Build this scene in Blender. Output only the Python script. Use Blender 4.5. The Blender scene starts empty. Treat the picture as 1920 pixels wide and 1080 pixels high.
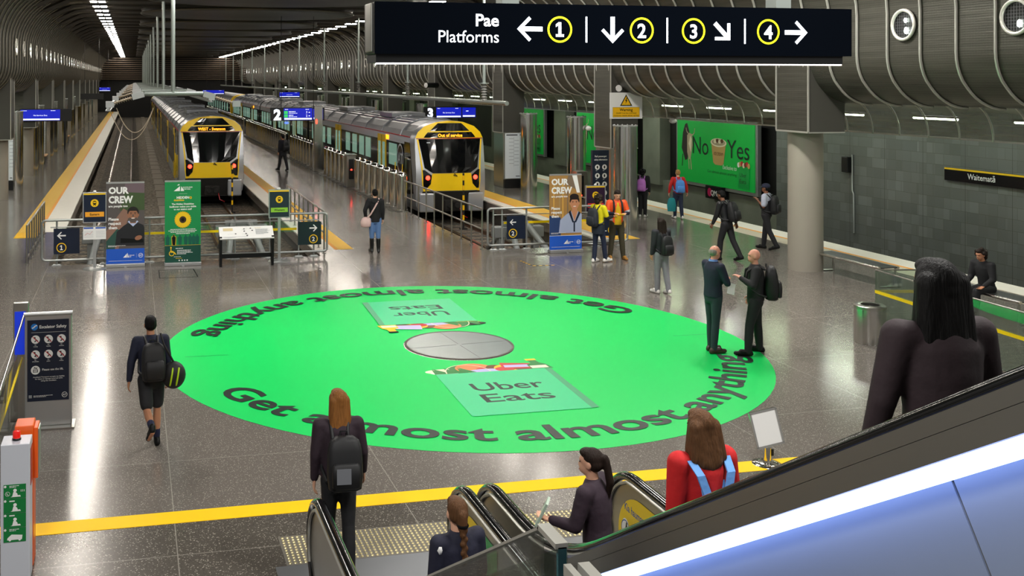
import bpy, bmesh, math, random
from math import sin, cos, pi, radians, sqrt, atan2
from mathutils import Vector, Matrix

S = bpy.context.scene
COL = S.collection

# ---------------------------------------------------------------- camera, world, exposure
cam_data = bpy.data.cameras.new('camera')
cam_data.sensor_width = 36.0
cam_data.lens = 36.0 * 1905.0 / 1920.0
cam_data.shift_x = 0.15729
cam_data.shift_y = -0.20333
cam_data.clip_end = 500
cam = bpy.data.objects.new('camera', cam_data)
COL.objects.link(cam)
cam.location = (0, 0, 4.6)
cam.rotation_euler = (radians(90), 0, radians(-12.09))
S.camera = cam

wd = bpy.data.worlds.new('world')
S.world = wd
wd.use_nodes = True
wd.node_tree.nodes['Background'].inputs[0].default_value = (1.0, 0.97, 0.93, 1)
wd.node_tree.nodes['Background'].inputs[1].default_value = 0.3

S.view_settings.view_transform = 'Standard'
S.view_settings.look = 'None'
S.view_settings.gamma = 1.0
S.view_settings.exposure = 0.0
S.view_settings.use_curve_mapping = False
try:
    S.cycles.max_bounces = 8
    S.cycles.transparent_max_bounces = 24
    S.cycles.sample_clamp_indirect = 4.0
    S.cycles.caustics_reflective = False
    S.cycles.caustics_refractive = False
except Exception:
    pass


def area_lamp(name, loc, rot, sx, sy, power, color=(1, 1, 1)):
    d = bpy.data.lights.new(name, 'AREA')
    d.shape = 'RECTANGLE'
    d.size = sx
    d.size_y = sy
    d.energy = power
    d.color = color
    o = bpy.data.objects.new(name, d)
    o.location = loc
    o.rotation_euler = rot
    COL.objects.link(o)
    return o


# unseen lamp added by the lit strip to wash the climbing escalator's wall
t_ = Vector((0, -cos(radians(32)), sin(radians(32))))
d_ = (Vector((1, 0, 0)) * 0.62 + Vector((0, -sin(radians(32)), -cos(radians(32)))) * 0.78).normalized()
wash = area_lamp('added_wash_lamp', (2.96, 4.0, 0.98 + 0.625 * 3.15 - 0.27), (0, 0, 0), 0.03, 6.6, 4.0, (0.33, 0.5, 1.0))
zx = t_.cross(-d_).normalized()
wash.rotation_euler = Matrix((zx, t_, -d_)).transposed().to_euler()

for lx in (3.2, 11.6):  # unseen fill lamps added to brighten the train fronts
    area_lamp('added_train_fill', (lx, 30.5, 7.6), (radians(38), 0, 0), 4.0, 0.6, 260, (1.0, 0.97, 0.92))

# the concourse ceiling lamps above the escalator landing (behind and over the viewer)
for lx, ly in ((-1.4, 3), (5.5, 6), (12.4, 3), (5.5, 17), (12.4, 19), (-1.4, 19)):
    area_lamp('ceiling_downlight', (lx, ly, 7.9), (0, 0, 0), 0.5, 2.4, 500, (1.0, 0.97, 0.92))

# ---------------------------------------------------------------- helpers
def lin(c):
    return c / 12.92 if c <= 0.04045 else ((c + 0.055) / 1.055) ** 2.4


def rgb(h):
    if isinstance(h, str):
        h = h.lstrip('#')
        h = tuple(int(h[i:i + 2], 16) for i in (0, 2, 4))
    return tuple(lin(v / 255.0) for v in h) + (1.0,)


MATS = {}


def mat(key, col='#808080', rough=0.5, metal=0.0, emit=0.0, ecol=None, alpha=None, coat=0.0, spec=None, noise=0.0, nscale=20.0, bump=0.0):
    """plain procedural material: principled + a little noise variation in tone"""
    if key in MATS:
        return MATS[key]
    m = bpy.data.materials.new(key)
    m.use_nodes = True
    nt = m.node_tree
    b = nt.nodes['Principled BSDF']
    c = rgb(col)
    b.inputs['Base Color'].default_value = c
    b.inputs['Roughness'].default_value = rough
    b.inputs['Metallic'].default_value = metal
    if coat:
        b.inputs['Coat Weight'].default_value = coat
        b.inputs['Coat Roughness'].default_value = 0.06
    if spec is not None:
        b.inputs['Specular IOR Level'].default_value = spec
    if emit:
        b.inputs['Emission Color'].default_value = rgb(ecol or col)
        b.inputs['Emission Strength'].default_value = emit
    if noise or bump:
        tc = nt.nodes.new('ShaderNodeTexCoord')
        n = nt.nodes.new('ShaderNodeTexNoise')
        n.inputs['Scale'].default_value = nscale
        n.inputs['Detail'].default_value = 3
        nt.links.new(tc.outputs['Object'], n.inputs['Vector'])
        if noise:
            mx = nt.nodes.new('ShaderNodeMix')
            mx.data_type = 'RGBA'
            mx.inputs[6].default_value = tuple(v * (1 - noise) for v in c[:3]) + (1,)
            mx.inputs[7].default_value = tuple(min(1, v * (1 + noise)) for v in c[:3]) + (1,)
            nt.links.new(n.outputs['Fac'], mx.inputs[0])
            nt.links.new(mx.outputs[2], b.inputs['Base Color'])
        if bump:
            bp = nt.nodes.new('ShaderNodeBump')
            bp.inputs['Strength'].default_value = bump
            bp.inputs['Distance'].default_value = 0.02
            nt.links.new(n.outputs['Fac'], bp.inputs['Height'])
            nt.links.new(bp.outputs['Normal'], b.inputs['Normal'])
    if alpha is not None:
        b.inputs['Alpha'].default_value = alpha
    MATS[key] = m
    return m


def nodes_of(key):
    m = bpy.data.materials.new(key)
    m.use_nodes = True
    MATS[key] = m
    return m, m.node_tree, m.node_tree.nodes['Principled BSDF']


def mth(nt, op, a, b=None, c=None):
    n = nt.nodes.new('ShaderNodeMath')
    n.operation = op
    for i, v in enumerate((a, b, c)):
        if v is None:
            continue
        if isinstance(v, (int, float)):
            n.inputs[i].default_value = v
        else:
            nt.links.new(v, n.inputs[i])
    return n.outputs[0]


def mixc(nt, f, a, b):
    n = nt.nodes.new('ShaderNodeMix')
    n.data_type = 'RGBA'
    for i, v in ((0, f), (6, a), (7, b)):
        if isinstance(v, (int, float)):
            n.inputs[i].default_value = v
        elif isinstance(v, tuple):
            n.inputs[i].default_value = v
        else:
            nt.links.new(v, n.inputs[i])
    return n.outputs[2]


def tex(nt, kind, vec, **kw):
    n = nt.nodes.new(kind)
    for k, v in kw.items():
        n.inputs[k].default_value = v
    nt.links.new(vec, n.inputs['Vector'])
    return n


def position(nt):
    g = nt.nodes.new('ShaderNodeNewGeometry')
    s = nt.nodes.new('ShaderNodeSeparateXYZ')
    nt.links.new(g.outputs['Position'], s.inputs[0])
    return g.outputs['Position'], s.outputs[0], s.outputs[1], s.outputs[2]


def glass(key, tint, clear=0.85, rough=0.02):
    """thin glass sheet: mostly see-through, tinted, with a mirror sheen"""
    m = bpy.data.materials.new(key)
    m.use_nodes = True
    nt = m.node_tree
    nt.nodes.clear()
    out = nt.nodes.new('ShaderNodeOutputMaterial')
    tr = nt.nodes.new('ShaderNodeBsdfTransparent')
    tr.inputs[0].default_value = rgb(tint)
    gl = nt.nodes.new('ShaderNodeBsdfGlossy')
    gl.inputs['Roughness'].default_value = rough
    lw = nt.nodes.new('ShaderNodeFresnel')
    lw.inputs[0].default_value = 1.45
    f = mth(nt, 'ADD', lw.outputs[0], 1 - clear)
    f = mth(nt, 'MINIMUM', f, 0.6)
    mx = nt.nodes.new('ShaderNodeMixShader')
    nt.links.new(f, mx.inputs[0])
    nt.links.new(tr.outputs[0], mx.inputs[1])
    nt.links.new(gl.outputs[0], mx.inputs[2])
    nt.links.new(mx.outputs[0], out.inputs[0])
    MATS[key] = m
    return m


FONT = bpy.data.curves.new('lettering', 'FONT')
_tc = {}


def text_mesh(s, bold=0.0, res=2):
    """flat outline of a line of words; cap height 0.73 units"""
    k = (s, bold, res)
    if k not in _tc:
        FONT.body = s
        FONT.size = 1
        FONT.resolution_u = res
        FONT.offset = bold
        o = bpy.data.objects.new('lettering', FONT)
        me = bpy.data.meshes.new_from_object(o)
        vs = [(v.co.x, v.co.y) for v in me.vertices]
        fs = [tuple(p.vertices) for p in me.polygons]
        bpy.data.meshes.remove(me)
        bpy.data.objects.remove(o)
        _tc[k] = (vs, fs)
    return _tc[k]


class MB:
    def __init__(self):
        self.v, self.f, self.m, self.s = [], [], [], []
        self.mi = 0

    def add(self, vs, fs, smooth=False):
        o = len(self.v)
        self.v += [tuple(p) for p in vs]
        for f in fs:
            self.f.append(tuple(i + o for i in f))
            self.m.append(self.mi)
            self.s.append(smooth)
        return self

    def box(self, c, s, R=None):
        x, y, z = (d / 2 for d in s)
        vs = [Vector((a * x, b * y, d * z)) for d in (-1, 1) for b in (-1, 1) for a in (-1, 1)]
        if R is not None:
            vs = [R @ p for p in vs]
        c = Vector(c)
        return self.add([p + c for p in vs], [(0, 2, 3, 1), (4, 5, 7, 6), (0, 1, 5, 4), (2, 6, 7, 3), (0, 4, 6, 2), (1, 3, 7, 5)])

    def bx(self, x0, x1, y0, y1, z0, z1):
        return self.box(((x0 + x1) / 2, (y0 + y1) / 2, (z0 + z1) / 2), (x1 - x0, y1 - y0, z1 - z0))

    def poly(self, pts):
        return self.add(pts, [tuple(range(len(pts)))])

    def prism(self, pts, d):
        n = len(pts)
        d = Vector(d)
        a = [Vector(p) for p in pts]
        fs = [tuple(range(n))[::-1], tuple(range(n, 2 * n))] + [(i, (i + 1) % n, n + (i + 1) % n, n + i) for i in range(n)]
        return self.add(a + [p + d for p in a], fs)

    def cyl(self, p0, p1, r0, r1=None, n=16, caps=True):
        r1 = r0 if r1 is None else r1
        p0, p1 = Vector(p0), Vector(p1)
        d = (p1 - p0).normalized()
        u = d.orthogonal().normalized()
        w = d.cross(u)
        vs = [p0 + (u * cos(2 * pi * i / n) + w * sin(2 * pi * i / n)) * r0 for i in range(n)]
        vs += [p1 + (u * cos(2 * pi * i / n) + w * sin(2 * pi * i / n)) * r1 for i in range(n)]
        self.add(vs, [(i, (i + 1) % n, n + (i + 1) % n, n + i) for i in range(n)], True)
        if caps:
            self.add(vs[:n], [tuple(range(n))[::-1]])
            self.add(vs[n:], [tuple(range(n))])
        return self

    def tube(self, pts, r, n=8, closed=False, caps=True):
        pts = [Vector(p) for p in pts]
        N = len(pts)
        T = []
        for i in range(N):
            a = pts[i - 1] if (i > 0 or closed) else pts[i]
            b = pts[(i + 1) % N] if (i < N - 1 or closed) else pts[i]
            T.append((b - a).normalized())
        u = T[0].orthogonal().normalized()
        vs = []
        for i in range(N):
            u = (u - T[i] * u.dot(T[i])).normalized()
            w = T[i].cross(u)
            vs += [pts[i] + (u * cos(2 * pi * k / n) + w * sin(2 * pi * k / n)) * r for k in range(n)]
        fs = []
        for i in range(N if closed else N - 1):
            j = (i + 1) % N
            fs += [(i * n + k, i * n + (k + 1) % n, j * n + (k + 1) % n, j * n + k) for k in range(n)]
        self.add(vs, fs, True)
        if caps and not closed:
            self.add(vs[:n], [tuple(range(n))[::-1]])
            self.add(vs[-n:], [tuple(range(n))])
        return self

    def lathe(self, prof, c=(0, 0, 0), n=20, axis='z', a0=0.0, a1=2 * pi):
        full = abs(a1 - a0 - 2 * pi) < 1e-6
        m = n if full else n + 1
        vs = []
        for r, h in prof:
            for k in range(m):
                a = a0 + (a1 - a0) * k / n
                p = (r * cos(a), r * sin(a), h) if axis == 'z' else ((h, r * cos(a), r * sin(a)) if axis == 'x' else (r * cos(a), h, r * sin(a)))
                vs.append((p[0] + c[0], p[1] + c[1], p[2] + c[2]))
        fs = []
        for i in range(len(prof) - 1):
            for k in range(n):
                k2 = (k + 1) % m
                fs.append((i * m + k, i * m + k2, (i + 1) * m + k2, (i + 1) * m + k))
        return self.add(vs, fs, True)

    def ball(self, c, r, n=14, k=8):
        rx, ry, rz = (r, r, r) if isinstance(r, (int, float)) else r
        vs, fs = [], []
        for i in range(k + 1):
            t = pi * i / k
            for j in range(n):
                a = 2 * pi * j / n
                vs.append((c[0] + rx * sin(t) * cos(a), c[1] + ry * sin(t) * sin(a), c[2] - rz * cos(t)))
        for i in range(k):
            for j in range(n):
                fs.append((i * n + j, i * n + (j + 1) % n, (i + 1) * n + (j + 1) % n, (i + 1) * n + j))
        return self.add(vs, fs, True)

    def grid(self, rows, smooth=True, closed=False):
        n = len(rows[0])
        vs = [p for r in rows for p in r]
        fs = []
        for i in range(len(rows) - 1):
            for k in range(n if closed else n - 1):
                k2 = (k + 1) % n
                fs.append((i * n + k, i * n + k2, (i + 1) * n + k2, (i + 1) * n + k))
        return self.add(vs, fs, smooth)

    def build(self, name, mats, parent=None, loc=None, bevel=0.0, fix=True):
        me = bpy.data.meshes.new(name)
        me.from_pydata(self.v, [], self.f)
        if not isinstance(mats, (list, tuple)):
            mats = [mats]
        for m in mats:
            me.materials.append(m)
        me.polygons.foreach_set('material_index', [min(i, len(mats) - 1) for i in self.m])
        me.polygons.foreach_set('use_smooth', self.s)
        me.update()
        if fix:
            bm = bmesh.new()
            bm.from_mesh(me)
            bmesh.ops.remove_doubles(bm, verts=bm.verts, dist=1e-6)
            bmesh.ops.recalc_face_normals(bm, faces=bm.faces)
            for e in bm.edges:
                lf = e.link_faces
                if len(lf) == 2 and (not lf[0].smooth or not lf[1].smooth or lf[0].normal.angle(lf[1].normal, 0) > 0.9):
                    e.smooth = False
            bm.to_mesh(me)
            bm.free()
        o = bpy.data.objects.new(name, me)
        COL.objects.link(o)
        if parent is not None:
            o.parent = parent
        if loc is not None:
            o.location = loc
        if bevel:
            b = o.modifiers.new('bevel', 'BEVEL')
            b.width = bevel
            b.segments = 2
            b.limit_method = 'ANGLE'
        return o


class Art:
    """printing laid on a flat panel: origin o, right ex, up ey (metres); layers sit a hair apart along the normal"""

    def __init__(self, mb, o, ex=(1, 0, 0), ey=(0, 0, 1), step=0.0012):
        self.mb, self.o, self.ex, self.ey = mb, Vector(o), Vector(ex), Vector(ey)
        self.n = self.ex.cross(self.ey).normalized()
        self.k, self.step = 1, step

    def P(self, u, v):
        return self.o + self.ex * u + self.ey * v + self.n * (self.k * self.step)

    def poly(self, pts, mi):
        self.mb.mi = mi
        self.mb.poly([self.P(*p) for p in pts])
        self.k += 0.25
        return self

    def rect(self, u0, v0, u1, v1, mi):
        return self.poly([(u0, v0), (u1, v0), (u1, v1), (u0, v1)], mi)

    def ell(self, u, v, ru, rv, mi, n=24, rot=0.0):
        return self.poly([(u + ru * cos(2 * pi * i / n) * cos(rot) - rv * sin(2 * pi * i / n) * sin(rot), v + ru * cos(2 * pi * i / n) * sin(rot) + rv * sin(2 * pi * i / n) * cos(rot)) for i in range(n)], mi)

    def ring(self, u, v, r0, r1, mi, n=32):
        self.mb.mi = mi
        vs = [self.P(u + r * cos(2 * pi * i / n), v + r * sin(2 * pi * i / n)) for r in (r0, r1) for i in range(n)]
        self.mb.add(vs, [(i, (i + 1) % n, n + (i + 1) % n, n + i) for i in range(n)])
        self.k += 0.25
        return self

    def stroke(self, pts, w, mi):
        for a, b in zip(pts, pts[1:]):
            dx, dy = b[0] - a[0], b[1] - a[1]
            L = sqrt(dx * dx + dy * dy) or 1
            nx, ny = -dy / L * w / 2, dx / L * w / 2
            self.poly([(a[0] + nx, a[1] + ny), (b[0] + nx, b[1] + ny), (b[0] - nx, b[1] - ny), (a[0] - nx, a[1] - ny)], mi)
        return self

    def arrow(self, u, v, L, ang, mi, w=None):
        """arrow centred on u, v pointing along ang"""
        w = w or L * 0.17
        c, s = cos(ang), sin(ang)
        R = lambda a, b: (u + a * c - b * s, v + a * s + b * c)
        h = L / 2
        self.poly([R(-h, -w / 2), R(h - w * .7, -w / 2), R(h - w * .7, w / 2), R(-h, w / 2)], mi)
        for sg in (1, -1):
            q = w * 0.72
            self.poly([R(h, 0), R(h - L * .45, sg * L * .45), R(h - L * .45 - q * .9, sg * (L * .45 - q * .55)), R(h - 2.0 * q * .9, 0)], mi)
        return self

    def text(self, s, u, v, cap, mi, al='l', bold=0.0, width=None, warp=None, res=2):
        vs, fs = text_mesh(s, bold, res)
        if not vs:
            return self
        k = cap / 0.729
        x0, x1 = min(p[0] for p in vs), max(p[0] for p in vs)
        kx = k if width is None else width / (x1 - x0)
        W = (x1 - x0) * kx
        off = {'l': 0, 'c': -W / 2, 'r': -W}[al]
        q = [((p[0] - x0) * kx + off, p[1] * k) for p in vs]
        self.mb.mi = mi
        if warp:
            self.mb.add([self.P(*warp(a, b)) for a, b in q], fs)
        else:
            self.mb.add([self.P(u + a, v + b) for a, b in q], fs)
        self.k += 0.25
        return self

    def one(self, u, v, h, mi, w=.2):
        """figure one with a flag and a foot, height h, centred on u"""
        t = h * w
        self.rect(u - t / 2, v, u + t / 2, v + h, mi)
        self.poly([(u - t / 2, v + h), (u - h * .3, v + h * .84), (u - h * .3, v + h * .66), (u - t / 2, v + h * .8)], mi)
        self.rect(u - h * .3, v, u + h * .3, v + t * .8, mi)
        return self

    def lines(self, u, v, w, h, n, mi, al='l', seed=1):
        """rows of print too small to read"""
        r = random.Random(seed)
        for i in range(n):
            ww = w * (r.uniform(.8, 1) if i < n - 1 else r.uniform(.4, .7))
            uu = u if al == 'l' else (u + (w - ww) / 2)
            y = v - h * (i + 0.5) / n
            t = h / n * 0.42
            x = uu
            while x < uu + ww - t:
                L = min(r.uniform(1.5, 5) * t, uu + ww - x)
                self.rect(x, y - t / 2, x + L, y + t / 2, mi)
                self.k -= .25
                x += L + t * .6
        self.k += .25
        return self


def tag(o, label=None, cat=None, group=None, kind=None):
    for k, v in (('label', label), ('category', cat), ('group', group), ('kind', kind)):
        if v:
            o[k] = v
    return o


def thing(name, label, cat, loc=(0, 0, 0), rz=0.0, group=None):
    o = bpy.data.objects.new(name, None)
    o.empty_display_size = 0.2
    o.location = loc
    o.rotation_euler = (0, 0, rz)
    COL.objects.link(o)
    return tag(o, label, cat, group)


def dup(root, loc=None, rz=None, label=None, group=None):
    def cp(o, par):
        c = o.copy()
        COL.objects.link(c)
        if par is not None:
            c.parent = par
        for ch in kids.get(o.name, ()):
            cp(ch, c)
        return c
    kids = {}
    for o in COL.objects:
        if o.parent is not None:
            kids.setdefault(o.parent.name, []).append(o)
    r = cp(root, None)
    if loc is not None:
        r.location = loc
    if rz is not None:
        r.rotation_euler = (0, 0, rz)
    return tag(r, label, None, group)


def copies(root, places, label=None, group=None):
    """many copies at once: places = [(loc, rz)]"""
    kids = {}
    for o in COL.objects:
        if o.parent is not None:
            kids.setdefault(o.parent.name, []).append(o)

    def cp(o, par):
        c = o.copy()
        COL.objects.link(c)
        if par is not None:
            c.parent = par
        for ch in kids.get(o.name, ()):
            cp(ch, c)
        return c
    out = []
    for loc, rz in places:
        r = cp(root, None)
        r.location = loc
        r.rotation_euler = (0, 0, rz)
        out.append(tag(r, label, None, group))
    return out


def struct(o):
    o['kind'] = 'structure'
    return o


def arc(c, r0, r1, a0, a1, n):
    return [(c[0] + r0 * cos(a0 + (a1 - a0) * i / n), c[1] + r1 * sin(a0 + (a1 - a0) * i / n)) for i in range(n + 1)]


# ---------------------------------------------------------------- materials
def make_terrazzo(key, base, dark, light, rough):
    m, nt, b = nodes_of(key)
    P, px, py, pz = position(nt)
    v = tex(nt, 'ShaderNodeTexVoronoi', P, Scale=42.0)
    n1 = tex(nt, 'ShaderNodeTexNoise', P, Scale=55.0, Detail=2.0)
    n2 = tex(nt, 'ShaderNodeTexNoise', P, Scale=0.35, Detail=3.0)
    c = mixc(nt, mth(nt, 'MULTIPLY', n2.outputs['Fac'], 0.5), rgb(base), rgb(dark))
    r = nt.nodes.new('ShaderNodeValToRGB')
    r.color_ramp.elements[0].position = 0.2
    r.color_ramp.elements[1].position = 0.36
    r.color_ramp.elements[0].color = (1, 1, 1, 1)
    r.color_ramp.elements[1].color = (0, 0, 0, 1)
    nt.links.new(v.outputs['Distance'], r.inputs[0])
    f = mth(nt, 'MULTIPLY', r.outputs[0], mth(nt, 'GREATER_THAN', n1.outputs['Fac'], 0.5))
    c = mixc(nt, mth(nt, 'MULTIPLY', f, 0.75), c, rgb(light))
    fd = mth(nt, 'GREATER_THAN', n1.outputs['Fac'], 0.6)
    c = mixc(nt, mth(nt, 'MULTIPLY', fd, 0.5), c, rgb(dark))
    ju = mth(nt, 'ABSOLUTE', mth(nt, 'SUBTRACT', mth(nt, 'FRACT', mth(nt, 'DIVIDE', mth(nt, 'SUBTRACT', px, 0.42 - 1.235 + 247), 2.47)), 0.5))
    jv = mth(nt, 'ABSOLUTE', mth(nt, 'SUBTRACT', mth(nt, 'FRACT', mth(nt, 'DIVIDE', mth(nt, 'SUBTRACT', py, 9.96 - 1.235 - 247), 2.47)), 0.5))
    j = mth(nt, 'LESS_THAN', mth(nt, 'MINIMUM', ju, jv), 0.0022)
    c = mixc(nt, mth(nt, 'MULTIPLY', j, 0.6), c, rgb('#a8a49a'))
    nt.links.new(c, b.inputs['Base Color'])
    rr = mth(nt, 'ADD', mth(nt, 'MULTIPLY', n2.outputs['Fac'], 0.12), rough - 0.06)
    nt.links.new(rr, b.inputs['Roughness'])
    b.inputs['Specular IOR Level'].default_value = 0.6
    return m


M_FLOOR = make_terrazzo('terrazzo', '#76706a', '#4d4942', '#cbc5b8', 0.17)
M_FLOOR2 = make_terrazzo('terrazzo_dark', '#5b564f', '#35322d', '#d2ccbd', 0.2)
M_PLAT = mat('platform_concrete', '#807b72', 0.36, noise=.12, nscale=1.2, spec=.6)


def make_clad(key, c1, c2, rough):
    """woven steel cladding: fine horizontal and vertical wires over a dark ground"""
    m, nt, b = nodes_of(key)
    P, px, py, pz = position(nt)
    mp = nt.nodes.new('ShaderNodeMapping')
    mp.inputs['Scale'].default_value = (1.0, 0.25, 6.0)
    nt.links.new(P, mp.inputs[0])
    n = tex(nt, 'ShaderNodeTexNoise', mp.outputs[0], Scale=2.2, Detail=4.0)
    w = mth(nt, 'PINGPONG', mth(nt, 'MULTIPLY', pz, 22.0), 0.5)
    w2 = mth(nt, 'PINGPONG', mth(nt, 'MULTIPLY', py, 30.0), 0.5)
    f = mth(nt, 'MULTIPLY', mth(nt, 'ADD', w, w2), 0.6)
    f = mth(nt, 'ADD', mth(nt, 'MULTIPLY', f, 0.6), mth(nt, 'MULTIPLY', n.outputs['Fac'], 0.7))
    c = mixc(nt, f, rgb(c1), rgb(c2))
    nt.links.new(c, b.inputs['Base Color'])
    b.inputs['Metallic'].default_value = 0.55
    b.inputs['Roughness'].default_value = rough
    bp = nt.nodes.new('ShaderNodeBump')
    bp.inputs['Strength'].default_value = 0.25
    bp.inputs['Distance'].default_value = 0.02
    nt.links.new(f, bp.inputs['Height'])
    nt.links.new(bp.outputs['Normal'], b.inputs['Normal'])
    return m


M_CLAD = make_clad('woven_steel', '#2a2924', '#65645b', 0.42)
M_CEIL = mat('ceiling_panels', '#322d27', 0.5, metal=.25, noise=.2, nscale=.6)
M_SLAT = mat('ceiling_slat_edge', '#5a4c3c', 0.4, metal=.3)
M_RIB = mat('rib_steel', '#b9b8b0', 0.35, metal=.5)
M_RIB_DIM = mat('rib_steel_dimmed', '#5f5a4f', 0.4, metal=.5)  # rib steel again, with the dimness of the left side put into its colour
M_COL = mat('column_paint', '#9b968a', 0.4, noise=.06, nscale=.8)
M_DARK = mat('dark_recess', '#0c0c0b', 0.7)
M_CONC = mat('raw_concrete', '#7d8174', 0.75, noise=.25, nscale=1.5, bump=.2)
M_CONCD = mat('pit_concrete', '#4a4843', 0.8, noise=.3, nscale=2)


def make_tiles():
    m, nt, b = nodes_of('grey_tiles')
    P, px, py, pz = position(nt)
    cb = nt.nodes.new('ShaderNodeCombineXYZ')
    nt.links.new(py, cb.inputs[0])
    nt.links.new(pz, cb.inputs[1])
    br = nt.nodes.new('ShaderNodeTexBrick')
    br.offset = 0.37
    br.inputs['Color1'].default_value = rgb('#676d6d')
    br.inputs['Color2'].default_value = rgb('#7f8585')
    br.inputs['Mortar'].default_value = rgb('#53564f')
    br.inputs['Scale'].default_value = 1.0
    br.inputs['Mortar Size'].default_value = 0.006
    br.inputs['Brick Width'].default_value = 0.62
    br.inputs['Row Height'].default_value = 0.31
    br.inputs['Bias'].default_value = -0.1
    nt.links.new(cb.outputs[0], br.inputs['Vector'])
    w = nt.nodes.new('ShaderNodeTexWhiteNoise')
    w.noise_dimensions = '2D'
    sx = mth(nt, 'FLOOR', mth(nt, 'DIVIDE', py, 0.31))
    sz = mth(nt, 'FLOOR', mth(nt, 'DIVIDE', pz, 0.31))
    c2 = nt.nodes.new('ShaderNodeCombineXYZ')
    nt.links.new(sx, c2.inputs[0])
    nt.links.new(sz, c2.inputs[1])
    nt.links.new(c2.outputs[0], w.inputs['Vector'])
    c = mixc(nt, mth(nt, 'MULTIPLY', w.outputs['Value'], 0.45), br.outputs['Color'], rgb('#565b58'))
    g = mth(nt, 'LESS_THAN', mth(nt, 'ABSOLUTE', mth(nt, 'SUBTRACT', mth(nt, 'FRACT', mth(nt, 'DIVIDE', py, 1.55)), 0.5)), 0.006)
    c = mixc(nt, mth(nt, 'MULTIPLY', g, 0.7), c, rgb('#2b2d2a'))
    n = tex(nt, 'ShaderNodeTexNoise', P, Scale=1.3, Detail=5.0)
    c = mixc(nt, mth(nt, 'MULTIPLY', n.outputs['Fac'], 0.3), c, rgb('#6b6450'))
    nt.links.new(c, b.inputs['Base Color'])
    b.inputs['Roughness'].default_value = 0.45
    return m


M_TILE = make_tiles()


def make_ballast():
    m, nt, b = nodes_of('ballast_stones')
    P, px, py, pz = position(nt)
    v = tex(nt, 'ShaderNodeTexVoronoi', P, Scale=9.0)
    n = tex(nt, 'ShaderNodeTexNoise', P, Scale=0.7, Detail=4.0)
    c = mixc(nt, v.outputs['Color'], rgb('#7a7062'), rgb('#bfb4a0'))
    c = mixc(nt, mth(nt, 'MULTIPLY', v.outputs['Distance'], 1.2), c, rgb('#4a443a'))
    c = mixc(nt, mth(nt, 'MULTIPLY', n.outputs['Fac'], 0.6), c, rgb('#4b4032'))
    nt.links.new(c, b.inputs['Base Color'])
    b.inputs['Roughness'].default_value = 0.9
    bp = nt.nodes.new('ShaderNodeBump')
    bp.inputs['Strength'].default_value = 0.9
    bp.inputs['Distance'].default_value = 0.06
    nt.links.new(mth(nt, 'SUBTRACT', 1.0, v.outputs['Distance']), bp.inputs['Height'])
    nt.links.new(bp.outputs['Normal'], b.inputs['Normal'])
    return m


M_BALLAST = make_ballast()
M_STEEL = mat('brushed_steel', '#b4b3ad', 0.28, metal=1.0)
M_CHROME = mat('polished_steel', '#d6d4ce', 0.16, metal=1.0)
M_GALV = mat('galvanised_steel', '#a9adab', 0.42, metal=.75)
M_ALU = mat('satin_aluminium', '#b9bbbb', 0.35, metal=.7)
M_BLACK = mat('black_plastic', '#0b0c0e', 0.4)
M_RUBBER = mat('handrail_rubber', '#08090a', 0.14, coat=.6)
M_YEL = mat('yellow_paint', '#fbc20a', 0.4, noise=.04, nscale=8)
M_YELTAC = mat('yellow_tactile', '#e6b940', 0.5, noise=.08, nscale=6)
M_ORANGE = mat('orange_line', '#eda02a', 0.5)
M_WHITE = mat('white_paint', '#e6e2d6', 0.5, noise=.06, nscale=4)
M_PWHITE = mat('print_white', '#f2f2f0', 0.4)
M_NAVY = mat('print_navy', '#0e1c33', 0.35)
M_PYEL = mat('print_yellow', '#f4c81c', 0.4)
M_PBLACK = mat('print_black', '#0c0e0e', 0.45, spec=.25)
M_GREY = mat('print_grey', '#9aa0a4', 0.4)
M_RUST = mat('rail_rust', '#6a5240', 0.5, metal=.4)
M_RAILTOP = mat('rail_head', '#a39a8c', 0.25, metal=.9)
M_GLASS = glass('clear_glass', '#f7faf8', 0.97)
M_GGLASS = glass('green_glass', '#e9f4ed', 0.96)
M_PERF = None


def make_perf(key, c, clear):
    m, nt, b = nodes_of(key)
    P, px, py, pz = position(nt)
    mp = nt.nodes.new('ShaderNodeMapping')
    mp.inputs['Scale'].default_value = (1.0, 0.3, 5.0)
    nt.links.new(P, mp.inputs[0])
    n = tex(nt, 'ShaderNodeTexNoise', mp.outputs[0], Scale=3.0, Detail=3.0)
    nt.links.new(mixc(nt, n.outputs['Fac'], rgb('#4a463b'), rgb(c)), b.inputs['Base Color'])
    b.inputs['Metallic'].default_value = 0.4
    b.inputs['Roughness'].default_value = 0.35
    b.inputs['Alpha'].default_value = 1 - clear
    return m


M_PERF = make_perf('canopy_mesh', '#8d8a78', 0.35)
L_LAMP = mat('lamp_white', '#fff6e6', emit=76.0, ecol='#fff5e8')
L_TUBE = mat('lamp_tube', '#f2ffe0', emit=40.0, ecol='#eaffd2')
L_PORT = mat('lamp_porthole', '#ffffff', emit=30.0, ecol='#f4fff2')
# ---------------------------------------------------------------- floor, platforms, pits
YE = 150.0
PIT = -0.85
mb = MB()
mb.mi = 0
mb.bx(-14, 19.25, 10.75, 26.12, -0.35, 0.0)
mb.mi = 1
mb.bx(-14, 19.25, -4, 10.75, -0.35, 0.0)
struct(mb.build('floor', [M_FLOOR, M_FLOOR2]))


def platform(name, x0, x1):
    mb = MB()
    mb.mi = 0
    mb.bx(x0, x1, 26.12, YE, -0.35, 0.0)
    mb.mi = 1
    mb.bx(x0 + (0.25 if x0 > -10 else 0), x1 - 0.25, 26.3, YE, -1.2, -0.35)
    struct(mb.build(name, [M_FLOOR, M_CONCD]))


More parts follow.
